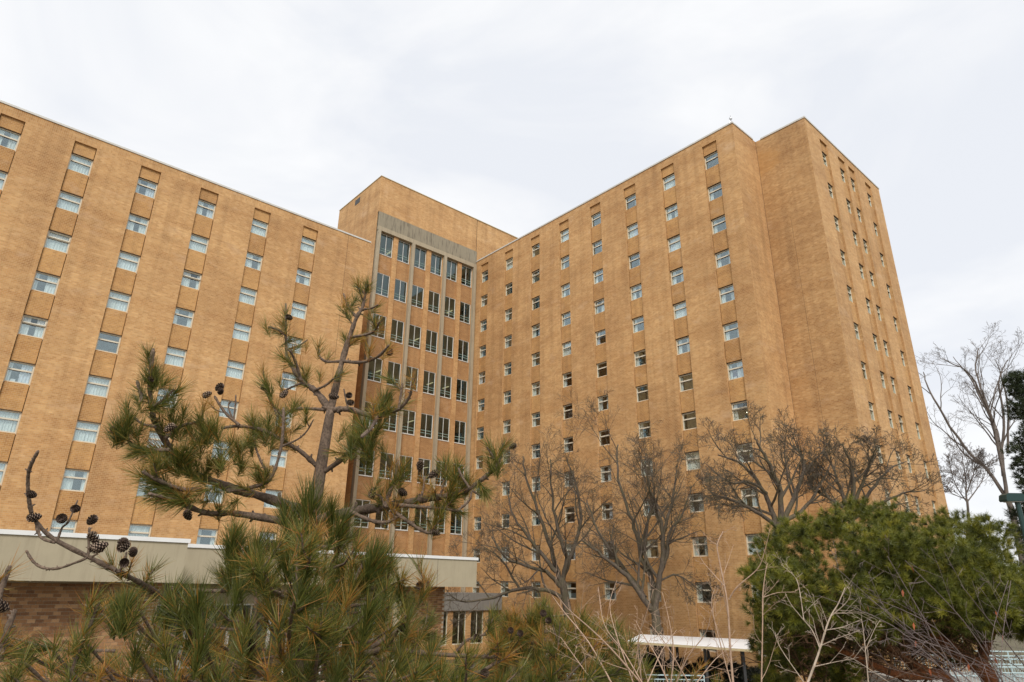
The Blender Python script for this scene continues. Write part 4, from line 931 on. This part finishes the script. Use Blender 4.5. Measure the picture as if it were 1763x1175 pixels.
# needles and shoots of the lower skirt: whorls of boughs from the trunk
OUT = [(-400, 1030), (0, 1020), (150, 1010), (215, 985), (310, 985), (380, 925), (440, 890), (480, 850), (590, 850), (640, 925), (700, 960), (745, 1010), (765, 1110), (835, 1100), (860, 1050), (930, 1020), (1010, 1045), (1100, 1090), (3000, 1100)]
def hidden_zone(p, pad=0):
    """the skirt of boughs stays below the tree's own ragged outline"""
    if p[1] < .5: return False
    x, y = pix(p)
    for (xa, ya), (xb, yb) in zip(OUT, OUT[1:]):
        if xa <= x <= xb: return y < ya + (yb - ya) * (x - xa) / (xb - xa) + pad
    return False
def whorl(P, org_x, org_y, z, n, L0, L1, dens, a0=0, kinds=('green', 'green', 'dense', 'sparse', 'orange'), droop=-.12):
    for k in range(n):
        a = a0 + 2 * math.pi * (k + P.g.uniform(-.25, .25)) / n; L_ = P.g.uniform(L0, L1)
        d = Vector((math.cos(a), math.sin(a), P.g.uniform(.0, .3)))
        p = Vector((org_x, org_y, z + P.g.uniform(-.12, .12))); pts = [p]; nn = 5
        for i in range(nn):
            d = (d + rand_perp(d, P.g) * .12 + Vector((0, 0, droop if i < 2 else .14))).normalized(); pts.append(pts[-1] + d * L_ / nn)
        if any(q.length < 0 or (Vector((q.x, q.y)).length < 1.35) for q in pts): 
            pts = [q for q in pts if Vector((q.x, q.y)).length > 1.5]
            if len(pts) < 3: continue
        while len(pts) > 3 and hidden_zone(pts[-1], 25): pts.pop()
        Q = P.branch(pts, .016, .006)
        m = len(Q) - 1
        for j in range(dens):
            f = .25 + .75 * (j + P.g.random()) / dens; i = min(m - 1, int(f * m)); q = Q[i]
            dd = (Q[i + 1] - Q[i]).normalized(); nd = dd * .7 + rand_perp(dd, P.g) * .8; nd.z = abs(nd.z) * .6 + .15
            if Vector((q.x, q.y)).length < 1.55: continue
            if hidden_zone(q + nd * .22, 20): continue
            pp, e = P.twig(q, nd, P.g.uniform(.10, .28), .006, P.g.choice(kinds))
            if P.g.random() < .45: P.tuft(pp[2], rand_perp(e, P.g) * .7 + e * .5 + Vector((0, 0, .4)), P.g.choice(kinds))
            if P.g.random() < .10: P.cone(pp[1], rand_perp(e, P.g), 1.0)
        if hidden_zone(Q[-1], 30): continue
        P.tuft(Q[-1], (Q[-1] - Q[-3]), P.g.choice(kinds)); P.tuft(Q[-3], (Q[-1] - Q[-3]) + rand_perp(d, P.g) * .1, 'dense')
tx0 = base.x
SK = ('green', 'green', 'green', 'dense', 'sparse', 'sparse', 'orange')
whorl(pine, tx0 + .02, Y0, GZ + .12, 5, .5, .9, 3, .3, SK)
whorl(pine, tx0, Y0, GZ - .08, 7, .9, 1.5, 5, .1, SK)
whorl(pine, tx0, Y0, GZ - .34, 9, 1.3, 2.1, 7, .5, SK)
whorl(pine, tx0, Y0, GZ - .60, 10, 1.5, 2.4, 8, .0, SK)
whorl(pine, tx0, Y0, GZ - .88, 10, 1.6, 2.5, 9, .4, SK)
whorl(pine, tx0, Y0, GZ - 1.2, 9, 1.6, 2.5, 8, .2, SK)
for k in range(85):
    x = g.uniform(380, 700) if k < 45 else g.uniform(-20, 800); y = g.uniform(900, 1180); Yk = g.uniform(2.9, 4.1)
    p = at(x, y, Yk)
    if hidden_zone(p, 45): continue
    q = p.lerp(Vector((tx0, Y0, p.z - .25)), .35 if k < 90 else .2); d = (p - q).normalized()
    pine.tw.tube([q - pine.org, q.lerp(p, .5) + Vector((0, 0, -.03)) - pine.org, p - pine.org], [.008, .006, .0045], 5)
    pine.tuft(p, d * .5 + Vector((0, 0, .8)), g.choice(('green', 'green', 'dense', 'sparse', 'sparse', 'orange')))
def brush(x, y, Y, kind, sc_=1.2, lean=0.0, n=1):
    p = at(x, y, Y); q = at(x + (515 - x) * .30, y + g.uniform(55, 95), min(Y0, Y + .35)); mdl = p.lerp(q, .5) + Vector((0, 0, -.04))
    pine.branch([q, mdl, p], .009, .006)
    sc_ *= min(1.0, .25 + Y / 4.4)
    for k in range(n): pine.tuft(p - (p - mdl).normalized() * .05 * k, (lean + g.uniform(-.15, .15), g.uniform(-.35, .05), 1), kind, sc_)
    pine.tuft(mdl, (g.uniform(-.8, .8), -.5, .6), g.choice(('green', 'sparse', 'orange')), 1.0)
for (x, y, Y, k, c_, l_) in [(540, 868, 3.7, 'dense', 1.35, 0), (490, 895, 3.7, 'dense', 1.15, -.4), (590, 900, 3.7, 'dense', 1.15, .5), (402, 925, 3.6, 'dense', 1.2, .1), (640, 965, 3.5, 'dense', 1.3, .2), (665, 975, 3.5, 'green', 1.2, .6), (412, 1015, 3.3, 'dense', 1.15, 0), (340, 1035, 3.1, 'dense', 1.2, -.2), (300, 1045, 3.1, 'green', 1.2, -.6), (215, 1045, 2.9, 'dense', 1.1, -.1),
    (240, 1050, 2.9, 'sparse', 1.1, .5), (500, 965, 3.5, 'green', 1.2, -.2), (560, 980, 3.4, 'sparse', 1.2, .2), (455, 985, 3.4, 'green', 1.1, 0), (520, 1030, 3.2, 'green', 1.2, .1), (600, 1030, 3.3, 'orange', 1.1, .2), (575, 1065, 3.1, 'green', 1.2, 0), (640, 1060, 3.2, 'dense', 1.1, .3), (700, 1060, 3.4, 'green', 1.1, 0), (480, 1075, 3.0, 'sparse', 1.2, 0), (420, 1090, 2.9, 'green', 1.2, -.2),
    (350, 1105, 2.9, 'dense', 1.1, 0), (280, 1110, 2.8, 'green', 1.1, -.3), (235, 1120, 2.8, 'dense', 1.0, 0), (150, 1110, 2.7, 'green', 1.1, -.2), (90, 1120, 2.6, 'sparse', 1.1, -.3), (40, 1140, 2.5, 'green', 1.0, .2), (180, 1150, 2.6, 'orange', 1.0, .3), (540, 1125, 2.9, 'green', 1.1, .2), (620, 1120, 3.0, 'sparse', 1.2, .3), (690, 1130, 3.1, 'green', 1.1, .2), (740, 1120, 3.3, 'green', 1.0, 0),
    (460, 1150, 2.8, 'orange', 1.1, 0), (380, 1160, 2.7, 'green', 1.1, .1), (300, 1165, 2.7, 'sparse', 1.1, -.1), (120, 1170, 2.5, 'green', 1.0, 0), (20, 1165, 2.4, 'green', 1.0, 0), (580, 1160, 2.9, 'dense', 1.0, 0), (660, 1165, 3.0, 'green', 1.1, 0), (760, 1160, 3.3, 'green', 1.1, .1)]: brush(x, y, Y, k, c_, l_)
# traced details of the skirt
YB = 3.3
br([(440, 1110), (441, 1030), (442, 945)], .012, .010, YB + .3); br([(520, 1085), (562, 1042), (605, 1007), (628, 965)], .018, .011, YB + .2); tip([(630, 968), (640, 960), (645, 975)], 'dense', 1.1, YB + .2, d=(.4, -.1, 1)); tip([(610, 1000), (590, 1010)], 'green', 1.1, YB + .2, n=2)
br([(640, 1115), (694, 1075), (732, 1020), (736, 1000)], .015, .009, YB + .3); tip([(737, 1000)], 'orange', 1.0, YB + .3, d=(.1, 0, 1), n=2); tip([(700, 1040), (706, 1050)], 'green', 1.0, YB + .3, n=1); tip([(442, 960), (440, 985)], 'green', 1.1, YB + .3, n=2)
br([(560, 1150), (650, 1120), (700, 1122), (770, 1128), (855, 1132)], .018, .010, YB + .4); br([(782, 1126), (805, 1102), (842, 1091)], .009, .006, YB + .4); br([(700, 1185), (760, 1172), (825, 1157), (858, 1138)], .011, .008, YB + .4); br([(620, 1150), (600, 1175)], .013, .012, YB)
br([(110, 1190), (143, 1107), (172, 1035)], .009, .005, 2.7); tip([(172, 1040), (160, 1065), (150, 1090)], 'sparse', .9, 2.7); br([(0, 1140), (7, 1100), (26, 1050)], .012, .009, 2.3); br([(-6, 1040), (17, 974)], .013, .010, 2.6)
pine.tuft(at(14, 985, 2.6), (.5, 0, .6), 'orange', 1.0); pine.tuft(at(0, 1110, 2.3), (.4, 0, .9), 'sparse', 1.0); pine.tuft(at(10, 1125, 2.3), (.9, 0, .4), 'sparse', 1.0)
tip([(222, 1045), (205, 1050)], 'dense', 1.0, 3.0, n=2); tip([(333, 1040), (300, 1030)], 'dense', 1.0, 3.2, n=2); tip([(400, 985), (395, 950)], 'dense', 1.0, 3.6, n=2); tip([(530, 865)], 'dense', 1.4, 3.75, d=(0, -.1, 1)); tip([(575, 885), (500, 890)], 'dense', 1.2, 3.75, d=(.1, -.4, .9)); tip([(445, 950), (430, 965), (640, 960), (660, 965)], 'dense', 1.3, 3.7, d=(.1, -.1, 1)); tip([(400, 910), (410, 930)], 'green', 1.1, 3.7, n=2); tip([(575, 880), (490, 870)], 'dense', 1.0, 3.8)
for (x, y, Y) in [(14, 1050, 2.2), (437, 1110, 3.0), (517, 1125, 2.9), (695, 1085, 3.5), (722, 1007, 3.6), (300, 1125, 3.0), (482, 1025, 3.6), (826, 1102, 3.7), (802, 1145, 3.6), (832, 1162, 3.6), (530, 925, 4.0), (175, 1052, 2.9)]: pine.cone(at(x, y, Y), (g.uniform(-.7, .7), -1, g.uniform(-.3, .6)), 1.0)
pine.finish()

# ---- second pine, lower and a little farther to the right
b2 = at(930, 1175, 5.6); b2.z = 0
p2 = Pine('pine_tree', 'low bushy pine with orange old needles, in front of the lobby windows', b2, 9); p2.tw = MB(); g = p2.g
mt = MB(); mt.tube([Vector((0, 0, 0)), Vector((.03, 0, 2.5)), Vector((-.02, 0, GZ - .6)), at(937, 1050, 5.6) - b2], [.08, .06, .035, .012], 10); mt.build('trunk', M['bark_pine'], p2.root, smooth=True)
for z, n, l0, l1, de in ((-.22, 6, .3, .6, 5), (-.45, 8, .6, 1.0, 9), (-.75, 9, .9, 1.4, 11), (-1.05, 9, 1.1, 1.6, 12), (-1.35, 8, 1.1, 1.6, 10)): whorl(p2, b2.x, 5.6, GZ + z, n, l0, l1, de, z * 5, kinds=('green', 'green', 'sparse', 'orange'))
for (x, y, k) in [(887, 1055, 'orange'), (880, 1060, 'orange'), (937, 1040, 'green'), (930, 1050, 'green'), (1002, 1060, 'green'), (1064, 1080, 'green'), (1058, 1095, 'green'), (850, 1095, 'green'), (870, 1080, 'green'), (905, 1075, 'orange'), (915, 1060, 'green'), (955, 1070, 'green'), (975, 1085, 'sparse'), (990, 1100, 'green'), (1020, 1095, 'green'), (1040, 1110, 'sparse'), (900, 1110, 'green'), (930, 1100, 'sparse'), (960, 1125, 'green'), (870, 1125, 'orange'), (840, 1130, 'green'), (1000, 1135, 'green'), (1030, 1150, 'green'), (920, 1145, 'green')]:
    p = at(x, y, 5.3); p2.tw.tube([p - b2, at(x, y + 35, 5.4) - b2], [.006, .009], 5); p2.tuft(p, (g.uniform(-.25, .25), -.1, 1), k, 1.25); p2.tuft(p - Vector((0, 0, .09)), (g.uniform(-.8, .8), -.4, .6), 'green', 1.15)
for (x, y) in [(880, 1087), (897, 1092), (935, 1058), (947, 1070), (941, 1120), (860, 1132)]: p2.cone(at(x, y, 4.9), (g.uniform(-.5, .5), -1, .2), 1.1)
p2.finish()

# ---- round pine with orange bark at the right
def bushy(name, label, org, lobes, ntuft, mat, nl, seed, trunks, tmat, nn=26, w=.0028, group=None, tw=.5):
    t = empty(name, org); tag(t, label, 'tree', group); g = random.Random(seed); m = MB(); org = Vector(org)
    for pl, r0, r1 in trunks:
        P_ = smooth_path([Vector(p) for p in pl], 4); tm = MB(); tm.tube([p - org for p in P_], [(r0 + (r1 - r0) * i / (len(P_) - 1)) * g.uniform(.93, 1.07) for i in range(len(P_))], 9); tm.build('trunk', M[tmat], t, smooth=True)
    tot = sum(l[1] ** 2 for l in lobes)
    for (c, r) in lobes:
        k = int(ntuft * r * r / tot); c = Vector(c)
        for _ in range(k):
            d = Vector((g.gauss(0, 1), g.gauss(0, 1), g.gauss(0, 1) * .85 + .25)).normalized(); rr = r * (g.random() ** .25); p = c + Vector((d.x, d.y, d.z * .85)) * rr - org
            ax = (d + Vector((0, 0, .6)) + rand_perp(d, g) * .2).normalized(); tn = min(1, max(0, g.gauss(.42, .2)))
            L_ = nl * g.uniform(.8, 1.25); sh = g.uniform(.5, 1.3)
            for q in range(nn):      # a pom-pom of needles at the end of a shoot
                cz = 1 - g.random() * sh; sz = math.sqrt(max(0, 1 - cz * cz)); nd = ax * cz + rand_perp(ax, g) * sz; b = p - ax * g.random() * L_ * .7
                s_ = rand_perp(nd, g); m.face([b - s_ * w, b + s_ * w, b + nd * L_], tint=min(1, max(0, tn + g.uniform(-.12, .12))))
    tag(m.build('crown', M[mat], t, tint=True), kind='stuff'); return t
g = random.Random(77); lob = []
top = [(1300, 975), (1325, 930), (1350, 905), (1395, 895), (1440, 885), (1480, 868), (1520, 880), (1560, 886), (1605, 895), (1645, 884), (1690, 902), (1722, 930), (1748, 985), (1800, 1020)]
for (x, y) in top:
    for k in range(2): p = at(x + g.uniform(-12, 12), y + 18, 9 + g.uniform(-.9, 1.2)); lob.append((p, g.uniform(.20, .30)))
for k in range(230):
    x = g.uniform(1310, 1900) if k < 150 else g.uniform(1500, 1800); yt = 905 + (40 if x < 1360 else 0) + max(0, min(110, (x - 1690) * 1.6)); y = g.uniform(yt + 25, 1075 if x > 1420 else 1120); p = at(x, y, 9 + g.uniform(-1.6, 1.5) * (1 - abs(y - 1000) / 400)); lob.append((p, g.uniform(.13, .36)))
for k in range(34): lob.append((at(g.uniform(1315, 1480), g.uniform(1080, 1190), g.uniform(8.4, 9.6)), g.uniform(.16, .3)))
for k in range(30): lob.append((at(g.uniform(1480, 1700), g.uniform(1060, 1130), g.uniform(9.2, 10.2)), g.uniform(.14, .26)))
for k in range(26):
    x, y = g.choice(top[:11]); x += g.uniform(-22, 22); Ys = 9 + g.uniform(-.8, .6)
    for j in range(4): lob.append((at(x + g.uniform(-4, 4), y + 22 - j * g.uniform(9, 14), Ys), .10 - j * .018))
ob = at(1720, 1175, 9); ob.z = 0
bushy('pine_tree', 'broad round-topped pine with short olive needles and orange trunks at right', ob, lob, 12000, 'needles_short', .075, 3,
      [([Vector((ob.x, 9, -.1)), Vector((ob.x, 9, 2.8)), at(1705, 1175, 9), at(1680, 1145, 9), at(1640, 1118, 9), at(1600, 1085, 9), at(1560, 1030, 9.2), at(1530, 960, 9.3)], .125, .04),
       ([Vector((ob.x - .3, 9.2, -.1)), Vector((ob.x - .3, 9.2, 2.6)), at(1640, 1185, 9), at(1600, 1160, 8.9), at(1560, 1135, 8.8), at(1500, 1090, 8.8), at(1430, 1020, 8.7)], .09, .03),
       ([at(1688, 1150, 9), at(1695, 1120, 9.3), at(1712, 1080, 9.5), at(1730, 1000, 9.6)], .07, .03), ([at(1600, 1162, 8.9), at(1540, 1160, 8.6), at(1470, 1130, 8.4), at(1400, 1100, 8.4)], .06, .02)],
      'bark_orange', 58, .0026, 'pine trees in the foreground')
rp = [o for o in bpy.data.objects if o.get('label', '').startswith('broad round-topped pine')][0]
dt = MB(); org_ = Vector(rp.location); DEAD = dict(TW0, seg=[.2, .15, .1], n=[6, 4], up=[.0, .0, .0], wob=[.14, .2, .2], lr=[(.3, .6), (.3, .6)], rmin=.0022)
for k in range(170):
    x = g.uniform(1370, 1700); y = g.uniform(1060, 1175) ; p = at(x, y, 9 + g.uniform(-.9, .8)); d = Vector((g.uniform(-1, .3), g.uniform(-.7, .5), g.uniform(-.15, .6)))
    grow(dt, p - org_, d, g.uniform(.35, .9), g.uniform(.006, .014), 0, g, DEAD)
tag(dt.build('dead_twigs', M['bark_dead'], rp), kind='stuff')
# dark spruce at the right edge
g = random.Random(5); lob = []
cb = at(1818, 900, 34)
for z in range(16):
    f = z / 15; zz = 4.5 + 11.5 * f; rr = 2.3 * (1 - f) + .3
    for k in range(7):
        a = g.uniform(0, 6.28); q = rr * g.uniform(.45, 1); lob.append((Vector((cb.x + q * math.cos(a), 34 + q * math.sin(a), zz + g.uniform(-.4, .3) - q * .15)), g.uniform(.4, .7)))
bushy('spruce_tree', 'dark spruce cut off by the right edge of the picture', (cb.x, 34, 0), lob, 4200, 'needles_spruce', .20, 6, [([Vector((cb.x, 34, 0)), Vector((cb.x, 34, 8)), Vector((cb.x, 34, 16))], .25, .03)], 'bark_grey', 22, .011)
# clipped dark evergreen shrubs by the shelter
def shrub(label, c, r, n, seed):
    g = random.Random(seed); lob = [(Vector(c) + Vector((g.uniform(-r, r), g.uniform(-r * .5, r * .5), g.uniform(.2, 1.65))), g.uniform(.25, .45)) for k in range(n)]
    t = bushy('shrub', label, c, lob, 2200, 'needles_dark', .15, seed, [([Vector(c), Vector(c) + Vector((0, 0, .8))], .05, .02)], 'bark_grey', 20, .010, 'dark shrubs by the shelter'); t['category'] = 'shrub'
shrub('dark evergreen shrub behind the right end of the white-roofed shelter', (11.9, 35.9, 0), 1.7, 46, 3)
shrub('dark evergreen shrub behind the middle of the white-roofed shelter', (9.2, 37.9, 0), 1.7, 46, 4)
shrub('dark evergreen shrub behind the left end of the white-roofed shelter', (6.4, 39.4, 0), 1.7, 46, 8)

# ------------------------------------------------------------------ bare saplings and twigs close to the camera
TW = dict(seg=[.12, .07, .05, .05], wob=[.04, .07, .09, .1], up=[.02, .05, .05, .0], n=[6, 3, 2], start=[.15, .2, .3], ang=[(.5, 1.0), (.5, 1.0), (.5, 1.0)], rr=[.42, .5, .6], lr=[(.16, .36), (.3, .55), (.3, .6)], rmin=.0007, taper=.75)
def sapling(label, Y, stems, mat, seed, group='bare saplings in the foreground', cfg=TW, leaves=0):
    g = random.Random(seed); b = at(*stems[0][0][0], Y); t = empty('bare_sapling', (b.x, Y, 0)); tag(t, label, 'sapling', group); org = Vector((b.x, Y, 0)); cm = MB(); lv = MB()
    for si, (pl, r0, dy) in enumerate(stems):
        pts = [at(x, y, Y + dy * i / max(1, len(pl) - 1)) for i, (x, y) in enumerate(pl)]
        S = smooth_path(pts, 4)
        if pl[0][1] >= 1150:
            dn_ = (pts[0] - pts[1]).normalized(); f_ = pts[0] + dn_ * .25
            S = [Vector((org.x + (f_.x - org.x) * .3, Y, 0)), Vector((f_.x + (org.x - f_.x) * .2, Y, GZ - 2.2)), f_] + S
        n = len(S); rad = [max(.0012, r0 * .62 * (1 - .72 * i / (n - 1))) for i in range(n)]
        m = MB(); m.tube([p - org for p in S], rad, 6); m.build('stem', M[mat], t, smooth=True)
        n = len(S); vis = [i for i in range(n) if S[i].z > GZ - .8]; i0 = vis[0] if vis else 0
        seg = S[i0:]; L_ = sum((seg[i + 1] - seg[i]).length for i in range(len(seg) - 1))
        if len(seg) > 2: sprout(cm, [p - org for p in seg], rad[i0:], 0, g, cfg, min(L_, 1.0), .05)
        for k in range(leaves):
            p = S[g.randrange(n // 2, n)] - org + Vector((g.uniform(-.04, .04), 0, -.02)); d = Vector((g.uniform(-.3, .3), g.uniform(-.3, .3), -1)).normalized(); s_ = rand_perp(d, g)
            lv.face([p, p + d * .014 + s_ * .006, p + d * .034, p + d * .014 - s_ * .006])
    tag(cm.build('side_twigs', M[mat], t), kind='stuff')
    if lv.f: tag(lv.build('dead_leaves', M['leaf_red'], t), kind='stuff')
    return t
sapling('tan multi-stemmed bare shrub leaning left at bottom centre', 3.6, [([(1052, 1175), (1014, 1107), (972, 1055), (950, 1025)], .0085, .2), ([(1102, 1175), (1059, 1125), (1019, 1085), (979, 1050), (957, 1022)], .0095, -.2), ([(1019, 1172), (990, 1132), (965, 1097)], .007, .1), ([(1099, 1165), (1072, 1120), (1040, 1075), (1030, 1010)], .007, .2),
    ([(1105, 1175), (1098, 1110), (1112, 1060), (1125, 1015)], .006, -.2), ([(1115, 1175), (1140, 1120), (1165, 1085)], .006, .2), ([(1090, 1175), (1060, 1090), (1050, 1040), (1062, 1000)], .006, .3)], 'twig_tan', 1)
sapling('tan bare shrub of crossing stems between the leaning shrub and the straight sapling', 4.0, [([(1150, 1175), (1130, 1130), (1108, 1095), (1095, 1070)], .008, .2), ([(1165, 1175), (1185, 1130), (1215, 1090), (1225, 1050)], .007, -.2), ([(1155, 1175), (1160, 1120), (1150, 1060), (1140, 1020)], .007, .1), ([(1185, 1175), (1150, 1115), (1120, 1075)], .007, .1), ([(1200, 1175), (1232, 1135), (1262, 1112)], .006, .2)], 'twig_tan', 2)
sapling('straight pinkish bare sapling in front of the shelter roof', 4.2, [([(1262, 1175), (1257, 1115), (1252, 1037), (1238, 963), (1235, 937), (1245, 915)], .0125, .1), ([(1255, 1032), (1270, 1010), (1304, 980), (1316, 951), (1326, 910)], .007, -.2), ([(1235, 939), (1222, 930), (1211, 918)], .0035, .1), ([(1248, 1010), (1225, 985), (1207, 962), (1195, 930)], .005, .1), ([(1254, 1160), (1238, 1100), (1225, 1040), (1232, 1010)], .007, .1)], 'twig_tan', 3)
sapling('slender upright tan sapling touching the left side of the round pine', 4.6, [([(1311, 1175), (1313, 1071), (1313, 1027), (1318, 985), (1322, 970)], .0085, .1), ([(1314, 1029), (1338, 1021), (1367, 1019), (1377, 1012)], .004, .1), ([(1313, 1060), (1332, 1042), (1350, 1030)], .004, -.2), ([(1313, 1110), (1300, 1090), (1297, 1060)], .004, -.1)], 'twig_tan', 4)
sapling('pale forked bare sapling before the dark base of the round pine', 3.4, [([(1391, 1175), (1408, 1129), (1423, 1080), (1432, 1058), (1443, 1040), (1455, 1012)], .0105, .1), ([(1430, 1062), (1460, 1034), (1466, 1007)], .004, -.1), ([(1411, 1115), (1398, 1085), (1382, 1066), (1362, 1041), (1352, 1022)], .005, .1), ([(1421, 1092), (1405, 1050), (1390, 1015)], .004, -.1), ([(1423, 1085), (1450, 1080), (1480, 1068)], .004, .1), ([(1414, 1112), (1440, 1100), (1480, 1086)], .0045, -.1), ([(1379, 1168), (1343, 1115), (1334, 1088)], .005, .1), ([(1384, 1068), (1374, 1005), (1360, 985), (1345, 973)], .0035, .2)], 'twig_pale', 5)
sapling('thin pale bare sapling right of the forked pale one', 3.8, [([(1495, 1175), (1490, 1120), (1485, 1075), (1482, 1066)], .006, .1), ([(1489, 1122), (1505, 1085), (1515, 1068)], .003, .1), ([(1493, 1150), (1475, 1138), (1464, 1133)], .003, .1)], 'twig_pale', 6)
g = random.Random(8); st = []
for k in range(9):
    x0 = g.uniform(1640, 1810); x1 = x0 - g.uniform(90, 250); y1 = g.uniform(955, 1100); xm = (x0 * .55 + x1 * .45) + g.uniform(-8, 8); ym = 1175 * .5 + y1 * .5 - g.uniform(-25, 25)
    st.append(([(x0, 1180), (xm, ym), (x1, y1)], g.uniform(.004, .0075), g.uniform(-.4, .4)))
for k in range(3): x0 = g.uniform(1700, 1790); st.append(([(x0, 1180), (x0 + g.uniform(-15, 25), 1100), (x0 + g.uniform(-10, 60), 1000)], .004, .2))
sapling('dark tangle of arching bare twigs with a few dead red leaves at lower right', 3.3, st, 'twig_dark', 9, leaves=1)
